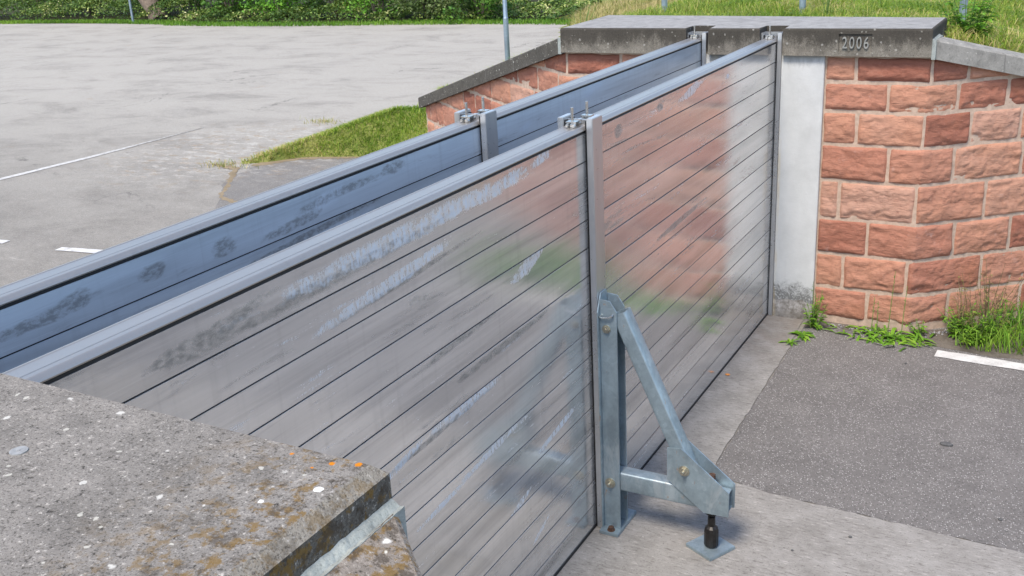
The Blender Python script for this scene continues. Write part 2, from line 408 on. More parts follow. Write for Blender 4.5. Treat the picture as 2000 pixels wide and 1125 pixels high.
def mat_asphalt(name, base, light, speck=.55, dusty=0.0, scale=1.0):
    T = NT(name)
    n0 = T.noise(.55, 6, .62); n1 = T.noise(3.2, 6, .66); n2 = T.noise(120 * scale, 4, .7)
    col = T.ramp(n1, [(.3, tuple(v * .86 for v in base)), (.7, tuple(v * 1.15 for v in base))])
    if dusty:
        px, py, pz = T.xyz()
        w = T.noise(1.0, 9, .74, T.mapv((.5, .85, 1), rot=(0, 0, rad(-24))), dist=.5)
        far_ = T.step(T.math('ADD', py, T.math('MULTIPLY', T.math('SUBTRACT', n0, .5), 9.0)), -3.0, 9.0)
        dm = T.math('MULTIPLY', T.step(T.math('ADD', w, T.math('MULTIPLY', far_, .09)), .29, .64), T.mixf(far_, .28, 1.0))
        col = T.mix(T.math('MULTIPLY', dm, dusty), col, light)
        ww = T.noise(1.0, 8, .76, T.mapv((1.5, 3.0, 1), loc=(3, 2, 0), rot=(0, 0, rad(-24))), dist=.3)
        col = T.mix(T.math('MULTIPLY', T.step(ww, .56, .70), T.mixf(far_, .42, .16)), col, tuple(v * .68 for v in base))
        gg = T.noise(26, 5, .75)
        col = T.mix(T.math('MULTIPLY', T.step(gg, .53, .68), .30), col, tuple(v * .55 for v in base))
        col = T.mix(T.math('MULTIPLY', T.step(gg, .45, .32), .25), col, tuple(v * 1.2 for v in light))
        ck = T.voro(.33, T.mapv((1, 1, 1), v=None), feat='DISTANCE_TO_EDGE')
        wob = T.math('ADD', ck, T.math('MULTIPLY', T.math('SUBTRACT', T.noise(2.2, 6, .7), .5), .22))
        ckm = T.math('MULTIPLY', T.math('MULTIPLY', T.step(T.math('ABSOLUTE', wob), .010, .003), T.step(n0, .50, .60)), .6)
        col = T.mix(ckm, col, tuple(v * .4 for v in base))
        tan = T.step(T.noise(1.0, 6, .7, T.mapv((.8, .8, 1), loc=(7, 1, 0))), .62, .72)
        col = T.mix(T.math('MULTIPLY', tan, .35), col, (.30, .235, .165))
        ddx = T.math('ADD', px, 9.6); ddy = T.math('SUBTRACT', py, 4.0)
        dd = T.math('SQRT', T.math('ADD', T.math('MULTIPLY', ddx, ddx), T.math('MULTIPLY', ddy, ddy)))
        near_ = T.step(dd, 3.2, .9)
        col = T.mix(T.math('MULTIPLY', T.math('MULTIPLY', near_, T.step(T.noise(3.4, 8, .78, T.mapv((1, 1.8, 1), loc=(2, 9, 0))), .50, .60)), .55), col, (.50, .475, .425))
        col = T.mix(T.math('MULTIPLY', T.math('MULTIPLY', near_, T.step(T.noise(2.6, 8, .78, T.mapv((1, 2.2, 1), loc=(5, 4, 0))), .53, .62)), .75), col, (.27, .195, .115))
        fl = T.step(T.noise(1.0, 5, .65, T.mapv((.9, 5.2, 1), loc=(1, 8, 0), rot=(0, 0, rad(-22)))), .66, .72)
        col = T.mix(T.math('MULTIPLY', fl, .35), col, tuple(v * 1.25 for v in light))
    vo = T.n('ShaderNodeTexVoronoi'); T.set(vo.inputs['Vector'], T.pos); vo.inputs['Scale'].default_value = 122 * scale
    c3 = T.xyz(vo.outputs['Color'])
    chip = T.math('MULTIPLY', T.step(c3[0], .60, .88), T.step(vo.outputs['Distance'], .5, .25))
    col = T.mix(T.math('MULTIPLY', chip, speck), col, (.52, .50, .48))
    chipd = T.math('MULTIPLY', T.step(c3[1], .62, .9), T.step(vo.outputs['Distance'], .6, .3))
    col = T.mix(T.math('MULTIPLY', chipd, speck), col, tuple(v * .4 for v in base))
    col = T.mix(T.math('MULTIPLY', T.step(n0, .52, .7), .13), col, tuple(v * .7 for v in base))
    T.P(color=col, rough=.9, spec=.3, normal=T.bump(T.math('ADD', n2, T.math('MULTIPLY', vo.outputs['Distance'], .6)), .55, .006))
    return T.m

def mat_broom(name):
    """broom-finished concrete pad: fine grooves across, pitted"""
    T = NT(name)
    g = T.noise(1.0, 4, .7, T.mapv((16, 62, 9), rot=(0, 0, rad(4)))); n1 = T.noise(4, 6, .66); n2 = T.noise(95, 5, .72)
    col = T.ramp(n1, [(.3, (.20, .188, .172)), (.5, (.258, .244, .225)), (.72, (.315, .30, .28))])
    col = T.mix(T.math('MULTIPLY', T.step(g, .47, .32), .68), col, (.115, .103, .09))
    col = T.mix(T.math('MULTIPLY', T.step(g, .55, .70), .45), col, (.52, .49, .45))
    col = T.mix(T.math('MULTIPLY', T.step(n2, .43, .32), .75), col, (.07, .064, .057))
    col = T.mix(T.math('MULTIPLY', T.step(n2, .60, .74), .4), col, (.60, .57, .53))
    x, y, z = T.xyz()
    st = T.math('MULTIPLY', T.step(y, -1.2, -.35), T.step(T.noise(5, 6, .7), .36, .6))
    col = T.mix(T.math('MULTIPLY', st, .55), col, (.20, .17, .145))
    T.P(color=col, rough=.93, spec=.2, normal=T.bump(T.math('ADD', g, n2), .55, .005))
    return T.m

def mat_leaf(name, stops, trans=.25, rough=.55, spec=.3):
    T = NT(name)
    col = T.ramp(T.attr(), stops)
    nv = T.noise(2.2, 4, .6)
    col = T.mix(T.math('MULTIPLY', T.step(nv, .4, .7), .35), col, T.mix(.5, col, (.20, .22, .04)))
    T.P(color=col, rough=rough, spec=spec)
    tr = T.n('ShaderNodeBsdfTranslucent'); T.set(tr.inputs[0], T.mix(.35, col, (.22, .30, .03)))
    ms = T.n('ShaderNodeMixShader'); ms.inputs[0].default_value = trans
    T.t.links.new(T.p.outputs[0], ms.inputs[1]); T.t.links.new(tr.outputs[0], ms.inputs[2])
    T.t.links.new(ms.outputs[0], T.out.inputs[0])
    return T.m

def mat_soil(name, a, b):
    T = NT(name)
    n = T.noise(3, 7, .7); n2 = T.noise(40, 5, .7)
    col = T.ramp(n, [(.35, a), (.68, b)])
    col = T.mix(T.math('MULTIPLY', T.step(n2, .5, .7), .3), col, tuple(v * .6 for v in a))
    T.P(color=col, rough=.95, spec=.1, normal=T.bump(n2, .6, .02))
    return T.m

def mat_paint(name):
    T = NT(name)
    n = T.noise(9, 6, .72); n2 = T.noise(80, 4, .7)
    k = T.math('ADD', T.math('MULTIPLY', n, .7), T.math('MULTIPLY', n2, .3))
    col = T.ramp(k, [(.33, (.22, .21, .20)), (.44, (.48, .47, .45)), (.6, (.62, .61, .585))])
    T.P(color=col, rough=.8, spec=.25, normal=T.bump(n2, .3, .004))
    return T.m

def mat_paint_worn(name):
    T = NT(name)
    x, y, z = T.xyz()
    k = T.math('ADD', T.math('MULTIPLY', T.noise(14, 6, .75), .6), T.math('MULTIPLY', T.noise(90, 4, .7), .4))
    k = T.math('SUBTRACT', k, T.math('MULTIPLY', T.step(y, 2.0, 5.3), .12))
    col = T.ramp(k, [(.38, (.27, .255, .225)), (.47, (.46, .45, .43)), (.6, (.60, .59, .565))])
    T.P(color=col, rough=.85, spec=.2)
    return T.m

def mat_render(name):
    """white-grey rendered pilaster, stained black and peeled at the foot"""
    T = NT(name)
    x, y, z = T.xyz()
    n1 = T.noise(6, 6, .65); n2 = T.noise(60, 5, .7); n3 = T.noise(16, 6, .72)
    col = T.ramp(n1, [(.3, (.46, .465, .455)), (.7, (.555, .56, .55))])
    vs = T.noise(1.0, 4, .6, T.mapv((22, 22, 1.4)))
    col = T.mix(T.math('MULTIPLY', T.step(vs, .54, .7), .22), col, (.44, .44, .435))
    col = T.mix(T.math('MULTIPLY', T.step(n2, .36, .28), .25), col, (.32, .32, .31))
    k = T.math('ADD', z, T.math('MULTIPLY', T.math('SUBTRACT', n3, .5), .42))
    blk = T.math('MULTIPLY', T.step(k, .33, .20), T.step(n2, .34, .52))
    col = T.mix(T.math('MULTIPLY', blk, .8), col, (.09, .09, .085))
    kk = T.math('ADD', z, T.math('MULTIPLY', T.math('SUBTRACT', T.noise(9, 4, .6), .5), .12))
    raw = T.step(kk, .155, .145)
    rawc = T.ramp(T.noise(18, 6, .7), [(.35, (.16, .145, .125)), (.55, (.38, .36, .34)), (.7, (.52, .50, .47))])
    col = T.mix(raw, col, rawc)
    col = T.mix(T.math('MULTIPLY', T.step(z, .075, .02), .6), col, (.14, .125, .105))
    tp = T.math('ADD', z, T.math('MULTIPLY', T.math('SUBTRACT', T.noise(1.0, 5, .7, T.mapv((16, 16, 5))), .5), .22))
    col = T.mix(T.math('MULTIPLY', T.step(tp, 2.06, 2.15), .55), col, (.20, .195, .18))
    yl = T.math('MULTIPLY', T.step(x, .075, .055), T.step(T.noise(1.0, 5, .6, T.mapv((9, 9, 2.2))), .45, .6))
    col = T.mix(T.math('MULTIPLY', yl, .35), col, (.5, .38, .2))
    T.P(color=col, rough=.85, spec=.25, normal=T.bump(T.math('ADD', n2, T.math('MULTIPLY', raw, -1.2)), .3, .006))
    return T.m

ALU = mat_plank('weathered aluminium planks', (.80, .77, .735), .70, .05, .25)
ALUR = mat_plank('sky-tinted aluminium planks', (.60, .665, .725), .36, .28, .45)  # rear planks: blue sky reflection put into the base colour
CAP = mat_metal('aluminium cap', (.43, .40, .365), .36, .72, .10, (3, .5, 30), .0, .10)
POST = mat_metal('aluminium post', (.55, .56, .57), .30, .75, .16, (9, 9, 1.0), .03, .1)
GALV = mat_galv('galvanised steel')
GALV2 = mat_galv('galvanised pole', (.30, .37, .43), .2)
STEEL = mat_metal('stainless steel', (.60, .585, .56), .26, .95, .2, (30, 30, 30), .04, .25)
BOLT = mat_metal('yellow zinc bolt', (.50, .47, .38), .34, .9, .25, (40, 40, 40), .06, .3)
RUST = mat_plain('rusty bolt', (.085, .045, .028), .8, .2, .5, 60, .5)
BLACKST = mat_plain('dark oiled steel', (.022, .020, .019), .42, .5, .4, 40, .15)
RUBBER = mat_plain('black rubber', (.012, .012, .013), .6, 0, .3, 40, .1)
STONE = mat_stone('red sandstone')
MORTAR = mat_plain('mortar', (.45, .335, .255), .95, 0, .22, 24, .7)
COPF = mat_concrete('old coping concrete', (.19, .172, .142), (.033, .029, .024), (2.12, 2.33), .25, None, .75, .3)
COPTOP = mat_concrete('coping top concrete', (.275, .268, .258), (.10, .095, .09), None, .2, None, .25, .35)  # upward faces painted lighter to stand in for the sky they reflect
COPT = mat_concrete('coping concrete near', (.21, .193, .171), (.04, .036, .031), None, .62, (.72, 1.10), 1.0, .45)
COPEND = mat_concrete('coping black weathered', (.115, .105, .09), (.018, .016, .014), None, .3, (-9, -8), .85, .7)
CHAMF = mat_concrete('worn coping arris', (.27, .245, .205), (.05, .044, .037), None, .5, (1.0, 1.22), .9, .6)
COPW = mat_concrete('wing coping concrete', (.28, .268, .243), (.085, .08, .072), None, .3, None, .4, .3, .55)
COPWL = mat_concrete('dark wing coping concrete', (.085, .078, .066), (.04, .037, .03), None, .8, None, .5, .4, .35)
COPWN = mat_concrete('near wing coping concrete', (.23, .20, .17), (.045, .04, .032), None, 1.0, (.9, 1.05), .9, .4)
CONC = mat_concrete('pier concrete', (.30, .285, .26), (.10, .09, .08), None, 0, None, .3, .4, .3)
RENDER = mat_render('white render')
SEAL = mat_concrete('joint sealant', (.31, .335, .315), (.07, .075, .07), None, 0, None, .35, .5)
DIGIT = mat_concrete('pale number concrete', (.24, .24, .222), (.08, .08, .07), None, 0, None, .25, .2)
LOT = mat_asphalt('parking lot asphalt', (.192, .177, .154), (.375, .352, .308), .45, .9, .8)
ROAD = mat_asphalt('road asphalt', (.150, .140, .132), (.2, .2, .2), .78, 0, .9)
PATCHA = mat_asphalt('asphalt patch', (.17, .158, .143), (.24, .23, .21), .5, .4, .9)
BROOM = mat_broom('broom finished concrete')
PAINT = mat_paint('road paint')
PAINTW = mat_paint_worn('worn road paint')
SOIL = mat_soil('bank soil', (.12, .15, .035), (.24, .24, .075))
DRYSOIL = mat_soil('dry soil', (.21, .165, .105), (.30, .24, .16))
SOILD = mat_soil('grit', (.085, .074, .062), (.20, .175, .145))
PATH = mat_soil('trodden path', (.34, .30, .22), (.44, .40, .32))
DUFF = mat_soil('leaf litter', (.03, .032, .018), (.07, .065, .035))
BARK = mat_plain('bark', (.17, .13, .098), .9, 0, .4, 9, .9)
GRASS = mat_leaf('grass blades', [(0, (.09, .19, .014)), (.4, (.20, .33, .03)), (.7, (.34, .43, .06)), (.88, (.48, .46, .13)), (1, (.58, .47, .21))], .4)
GRASSD = mat_leaf('lush grass blades', [(0, (0.052, 0.156, 0.013)), (.5, (0.117, 0.286, 0.018)), (1, (0.247, 0.403, 0.046))], .35)
DRYGRASS = mat_leaf('dry grass blades', [(0, (.17, .24, .04)), (.3, (.32, .33, .09)), (.6, (.48, .39, .17)), (1, (.58, .46, .25))], .3)
IVY = mat_leaf('variegated ivy', [(0, (0.034, 0.081, 0.019)), (.4, (0.081, 0.162, 0.030)), (.7, (0.230, 0.324, 0.068)), (.88, (0.486, 0.513, 0.176)), (1, (0.702, 0.675, 0.378))], .2)
SHR = [mat_leaf('shrub dark', [(0, (0.016, 0.046, 0.013)), (.6, (0.039, 0.111, 0.021)), (1, (0.091, 0.195, 0.039))], .2),
       mat_leaf('shrub mid', [(0, (0.036, 0.102, 0.017)), (.6, (0.087, 0.232, 0.026)), (1, (0.203, 0.392, 0.058))], .3),
       mat_leaf('shrub bright', [(0, (0.060, 0.150, 0.018)), (.6, (0.135, 0.375, 0.027)), (1, (0.300, 0.570, 0.075))], .3),
       mat_leaf('shrub grey green', [(0, (0.065, 0.104, 0.039)), (.6, (0.169, 0.247, 0.078)), (1, (0.390, 0.442, 0.208))], .25)]
WEED = mat_leaf('weed leaf', [(0, (0.065, 0.169, 0.016)), (.5, (0.143, 0.325, 0.023)), (1, (0.286, 0.468, 0.052))], .3)
STEM = mat_plain('dry weed stem', (.17, .125, .06), .9, 0, .4, 30, .2)
GSTEM = mat_plain('green weed stem', (.12, .20, .04), .8, 0, .3, 30, .2)
LEAFO = mat_plain('orange leaf', (.62, .24, .05), .7, 0, .2, 60, .1)
STONEG = mat_plain('grey pebble', (.085, .085, .085), .8, 0, .3, 60, .3)

# ------------------------------------------------------------------ camera
f_, yaw, pit, rol = 2000.3543, -0.5213, 0.3464, -0.0557
fw = Vector((math.sin(yaw) * math.cos(pit), math.cos(yaw) * math.cos(pit), -math.sin(pit)))
r0 = Vector((math.cos(yaw), -math.sin(yaw), 0)); u0 = r0.cross(fw)
rv = r0 * math.cos(rol) + u0 * math.sin(rol); uv = -r0 * math.sin(rol) + u0 * math.cos(rol)
cam = bpy.data.cameras.new('camera'); co = bpy.data.objects.new('camera', cam); COL.objects.link(co)
M = Matrix((rv, uv, -fw)).transposed().to_4x4(); M.translation = Vector((2.1348, -8.034, 3.2543))
co.matrix_world = M
cam.sensor_width = 36; cam.lens = 36 * f_ / 2000; cam.clip_start = .05; cam.clip_end = 900
SC.camera = co

# ------------------------------------------------------------------ geometry constants
XL, XR = -1.83, 1.125        # pier width
ZT, ZB = 2.357, 2.155        # coping top / underside
YF, YN = -0.07, -6.752       # coping front faces of the far and the near pier
A40 = rad(40); C40, S40 = math.cos(A40), math.sin(A40)
WING = 4.5
CREST = 2.24
def mirror_y(y): return -6.822 - y     # far pier <-> near pier

# ------------------------------------------------------------------ terrain
def xtoe(y): return -8.9 - max(0, y - 14.0) * .45
def bank_z(x, y):
    """far dyke: crest, 1:3 side slopes, left toe drifting out with distance"""
    xt = xtoe(y)
    if x < XL:
        q = (x - xt) / (XL - xt); q1 = min(1, max(0, q)); z = CREST * q - 1.25 * math.sin(math.pi * q1) * (1 - q1) * min(1, max(0, (y - wing_y(x) - .3) / 1.5)) * (1 if y < 15 else max(0, 1 - (y - 15) / 6))
    elif x <= XR: z = CREST
    else: z = CREST * (XR + 7.05 - x) / 7.05
    return z
def wing_y(x):
    if x < XL: return .12 + (XL - x) * S40 / C40
    if x > XR: return .12 + (x - XR) * S40 / C40
    return .12
def front_toe(x):
    """how far the bank spills in front of the wing line once the wing wall has ended"""
    e = (XL - x if x < XL else x - XR) - WING * C40
    return max(0.0, e)
def bank_point(x, v, y0, far=True):
    e = front_toe(x)
    yb = wing_y(x)
    if e > 0:
        ex = (0, .5, 1.0, 1.7, 2.1, 2.9, 3.25, 3.6, 9); ey = (-.05, .15, .6, 1.12, 1.05, .80, .35, .15, .15)
        yb = wing_y(XL - WING * C40 if x < XL else XR + WING * C40) + float(np.interp(e, ex, ey))
    y = yb + v
    z = bank_z(x, y)
    if e > 0:
        d = (y - yb)
        z = min(z, max(0, d) * .95 - .01)
    elif v < .02: pass
    z += .05 * noise.noise(Vector((x * .9, y * .9, 3.1))) * min(1, max(0, z))
    z += .10 * noise.noise(Vector((x * .25, y * .25, 9.1))) * min(1, max(0, z - .3)) * min(1, max(0, v - 1))
    return x, y, max(z, -.03)
XS = np.concatenate([np.linspace(-22, -9.5, 26), np.linspace(-9, -5.4, 24), np.linspace(-5.3, 1.1, 40), np.linspace(1.2, 9, 36)])
VS = np.concatenate([[0, .1], np.linspace(.25, 6, 30), np.linspace(6.5, 20, 28), np.linspace(22, 70, 20)])
def bank_mesh(name, far):
    V, F = [], []
    for x in XS:
        for v in VS:
            p = bank_point(float(x), float(v), 0)
            V.append(p if far else (p[0], mirror_y(p[1]), p[2]))
    n = len(VS)
    for i in range(len(XS) - 1):
        for j in range(n - 1):
            q = (i * n + j, (i + 1) * n + j, (i + 1) * n + j + 1, i * n + j + 1)
            F.append(q if far else q[::-1])
    me = bpy.data.meshes.new(name); me.from_pydata(V, [], F); me.materials.append(SOIL); me.shade_smooth()
    return struct(link(name, me))
bank_mesh('far_dyke', True)
bank_mesh('near_dyke', False)

def sheet(name, pts, z, mat, jitter=0.0, step=.12):
    """flat polygon sheet with slightly ragged edges"""
    out = []
    for a, b in zip(pts, pts[1:] + pts[:1]):
        a, b = Vector(a), Vector(b); L = (b - a).length
        n = max(1, int(min(L / step, 60)))
        for k in range(n):
            p = a.lerp(b, k / n)
            if jitter and 0 < k: p = p + Vector((random.uniform(-1, 1), random.uniform(-1, 1))) * jitter
            out.append((p.x, p.y))
    bm = bmesh.new(); f = bm.faces.new([bm.verts.new((*p, z)) for p in out]); f.normal_update()
    if f.normal.z < 0: f.normal_flip()
    bmesh.ops.triangulate(bm, faces=[f])
    me = bpy.data.meshes.new(name); bm.to_mesh(me); bm.free(); me.materials.append(mat)
    return struct(link(name, me))
sheet('parking_lot', [(-260, -260), (260, -260), (260, 260), (-260, 260)], -.010, LOT)
sheet('concrete_pad', [(-1.25, -6.9), (.37, -6.9), (.385, -4.05), (3.3, -4.15), (3.3, -2.90), (2.14, -2.832), (.776, -2.783), (.52, -2.735), (.40, -2.62), (.387, -2.5), (.367, -1.7), (.35, -.76), (.30, .05), (-1.25, .05)], -.002, BROOM, .007, .06)
sheet('road', [(.34, .05), (.354, -.76), (.371, -1.7), (.391, -2.5), (.405, -2.61), (.525, -2.728), (.776, -2.776), (2.14, -2.825), (3.3, -2.893), (9.5, -3.1), (9.5, 7.0), (5.6, 4.0), (1.3, .25)], -.005, ROAD, .006, .05)
sheet('asphalt_patch', [(-1.3, -4.6), (-1.3, 1.6), (-4.2, 2.9), (-5.3, 2.9), (-5.9, 3.9), (-7.0, 4.5), (-7.5, 4.2), (-8.2, 3.85), (-8.55, 3.2), (-8.35, 2.3), (-7.75, 1.55), (-7.2, .9), (-6.0, -.5), (-4.6, -2.6)], -.006, PATCHA, .03, .1)
sheet('trodden_earth', [(-8.65, 3.2), (-8.3, 3.95), (-7.5, 4.35), (-7.0, 4.62), (-6.2, 4.25), (-5.5, 3.5), (-5.55, 3.3), (-6.2, 3.95), (-7.0, 4.28), (-7.45, 3.92), (-8.1, 3.68), (-8.5, 3.1)], -.003, DRYSOIL, .05, .07)
sheet('wall_foot_dirt', [(.30, .06), (.34, -.17), (.55, -.10), (.80, -.13), (1.05, -.20), (1.25, -.17), (1.42, -.22), (1.75, -.26), (2.2, -.21), (2.9, -.24), (3.4, .9), (2.2, .95), (1.3, .12)], -.0035, SOILD, .02, .05)
# painted lines
def line(name, pts, wd, z, label=None):
    a, b = Vector(pts[0]), Vector(pts[1]); d = (b - a).normalized(); n = Vector((-d.y, d.x)) * wd / 2
    return sheet(name, [tuple(a - n), tuple(b - n), tuple(b + n), tuple(a + n)], z, PAINT, .006, .09)
line('road_marking', ((1.372, -.345), (3.1, -.43)), .13, 0.0)
line('road_marking', ((-7.87, -.885), (-6.2, -.62)), .12, -.002)
line('road_marking', ((-10.2, -1.1), (-8.74, -.92)), .12, -.004)
sheet('parking_line', [(-12.22, -2.5), (-11.83, 3.0), (-11.79, 4.0), (-11.75, 5.3), (-11.715, 5.3), (-11.71, 4.0), (-11.70, 3.0), (-12.09, -2.5)], -.004, PAINTW, .008, .12)
sheet('dry_crack', [(-9.3, 3.06), (-8.75, 2.98), (-8.35, 2.50), (-7.75, 1.62), (-7.05, 1.28), (-7.0, 1.22), (-7.72, 1.50), (-8.36, 2.36), (-8.72, 2.82), (-9.3, 2.98)], -.0045, DRYSOIL, .03, .06)

# ------------------------------------------------------------------ sandstone masonry
TH = .03
def path_point(kind, s):
    """s along the wall from the pilaster; returns position on the face line and outward normal"""
    if kind == 'R':   x0, xc, sg = .37, XR - .012, 1
    else:             x0, xc, sg = -1.03, XL + .012, -1
    L = abs(xc - x0)
    n0 = Vector((0, -1, 0)); n1 = Vector((sg * S40, -C40, 0)); d1 = Vector((sg * C40, S40, 0))
    if s <= L: p = Vector((x0 + sg * s, 0, 0))
    else: p = Vector((xc, 0, 0)) + d1 * (s - L)
    t = min(1, max(0, (s - L + .07) / .14)); t = t * t * (3 - 2 * t)
    n = n0.lerp(n1, t).normalized()
    return p, n, L
def ztop(kind, s):
    p, n, L = path_point(kind, s)
    if s < L: return ZB + .01
    return 2.15 - .245 * (s - L)
def masonry(kind, courses, joints, s_range, mir, name, parent, step, seed):
    """rock-faced blocks in one mesh; mir mirrors to the near pier"""
    rr = random.Random(seed)
    V, loops, tot, tone = [], [], [], []
    for ci in range(len(courses) - 1):
        z1, z0 = courses[ci], courses[ci + 1]
        js = sorted(joints[ci])
        for a, b in zip(js[:-1], js[1:]):
            a2, b2 = a, min(b, 5.25)
            if a < s_range[0] or a >= s_range[1] or b2 - a2 < .05: continue
            if min(ztop(kind, a2), ztop(kind, b2), 9) < z0 - .1 and ztop(kind, a2) < z0 + .01: continue
            g = .010
            a3, b3, zz0, zz1 = a2 + g, b2 - g, z0 + g, z1 - g
            nu = max(3, int((b3 - a3) / step)); nv = max(3, int((zz1 - zz0) / step))
            t = min(1, max(0, rr.gauss(.5, .32))); off = rr.uniform(0, 50); bul = rr.uniform(.007, .015); led = rr.uniform(.10, .26); ledh = rr.uniform(.004, .012); tilt = rr.uniform(-.4, .4); tilt2 = rr.uniform(-.5, .2)
            base = len(V)
            for iu in range(nu + 1):
                u = iu / nu
                for iv in range(nv + 1):
                    v = iv / nv
                    s = a3 + (b3 - a3) * u; z = zz0 + (zz1 - zz0) * v
                    eb = 1 if (iu in (0, nu) or iv in (0, nv)) else 0
                    wob = .010 * noise.noise(Vector((s * 9 + off, z * 9, 1.7)))
                    wob2 = .010 * noise.noise(Vector((s * 9 + off, z * 9, 7.7)))
                    du = min(s - a3, b3 - s); dv = min(z - zz0, zz1 - z)
                    k = min(1, min(du, dv) / .022); k = k ** .6
                    q = Vector((s * 7 + off, z * 11, off))
                    hgt = noise.fractal(q, .8, 2.15, 6) * .010
                    rg = noise.noise(Vector((s * 5 + off * 2, z * 7 + .8 * s, 4))); rg = (1 - abs(rg)) ** 4
                    hgt -= rg * .008
                    lv = v - led - .10 * noise.noise(Vector((s * 8 + off, 3, off))) - .05 * noise.noise(Vector((s * 27 + off, 5, off)))
                    hgt -= ledh * (1 - min(1, max(0, lv / .07 + .5))) + .4 * ledh * (1 - min(1, max(0, (1 - v - led * .5 + .08 * noise.noise(Vector((s * 9, 8, off)))) / .05 + .5)))
                    hgt += abs(noise.noise(Vector((s * 14 + off, z * 26 + s * 5, 6)))) * .009 + abs(noise.noise(Vector((s * 30 + off, z * 52 - s * 9, 6)))) * .006
                    hgt += noise.noise(Vector((s * 41 + off, z * 60, 2))) * .0035
                    d = .0035 + k * (bul + hgt + .014 * tilt * (u - .5) + .016 * tilt2 * (v - .5)) if not eb else -.004
                    if eb == 0: pass
                    ss = s + wob * (1 if 0 < iu < nu else .5); zz = z + wob2 * (1 if 0 < iv < nv else .6)
                    zt = ztop(kind, ss)
                    zz = min(zz, zt - .004)
                    p, n, L = path_point(kind, ss)
                    P = p + n * d
                    V.append((P.x, mirror_y(P.y) if mir else P.y, zz)); tone.append(t + .12 * noise.noise(q * .6))
            for iu in range(nu):
                for iv in range(nv):
                    i0 = base + iu * (nv + 1) + iv
                    q4 = (i0, i0 + nv + 1, i0 + nv + 2, i0 + 1)
                    zsum = max(V[i][2] for i in q4) - min(V[i][2] for i in q4)
                    if zsum < 1e-4: continue
                    flip = (kind == 'L') ^ mir
                    loops.extend(q4[::-1] if flip else q4); tot.append(4)
    return np_mesh(name, V, loops, tot, STONE, tone, smooth=False, parent=parent)
def mortar(kind, s0, s1, mir, name, parent):
    n = max(2, int((s1 - s0) / .03)); V, F = [], []
    for i in range(n + 1):
        s = s0 + (s1 - s0) * i / n; p, nn, L = path_point(kind, s)
        P = p - nn * .001
        for z in (-.03, ztop(kind, s) - .001): V.append((P.x, mirror_y(P.y) if mir else P.y, z))
        Pb = p - nn * .30
        for z in (ztop(kind, s) - .001, -.03): V.append((Pb.x, mirror_y(Pb.y) if mir else Pb.y, z))
    for i in range(n):
        a, b = i * 4, (i + 1) * 4
        for k in range(4): F.append((a + k, b + k, b + (k + 1) % 4, a + (k + 1) % 4))
    F.append((0, 1, 2, 3)); F.append((n * 4 + 3, n * 4 + 2, n * 4 + 1, n * 4))
    me = bpy.data.meshes.new(name); me.from_pydata(V, [], F); me.materials.append(MORTAR)
    bm = bmesh.new(); bm.from_mesh(me); bmesh.ops.recalc_face_normals(bm, faces=bm.faces); bm.to_mesh(me); bm.free()
    if parent is not None:
        off = world_loc(parent); me.transform(Matrix.Translation(-off))
    return link(name, me, parent)

CZ = [2.15, 1.955, 1.731, 1.474, 1.189, .878, .590, .303, .04]
RJ = [[.37, .599, 1.137, 1.437, 1.786, 2.2, 2.6], [.37, .842, 1.367, 1.776, 2.3], [.37, .628, 1.112, 1.494, 1.914, 2.4], [.37, .875, 1.38, 1.956, 2.4],
      [.37, .526, 1.095, 1.676, 2.2], [.37, .76, 1.441, 1.923, 2.4], [.37, .589, 1.072, 1.708, 2.2], [.37, .793, 1.445, 2.083, 2.5]]
RJ = [[v - .37 for v in r] for r in RJ]
def more(js, upto, sd):
    r = random.Random(sd); js = list(js)
    while js[-1] < upto: js.append(js[-1] + r.uniform(.36, .62))
    return js
RJ = [more(r, 5.4, 40 + i) for i, r in enumerate(RJ)]
LJ = [more([0, .28 if i == 0 else .18 + .3 * (i % 2), ], 5.5, 80 + i) for i in range(8)]
LJ[0] = more([0, .28, .785], 5.5, 99)

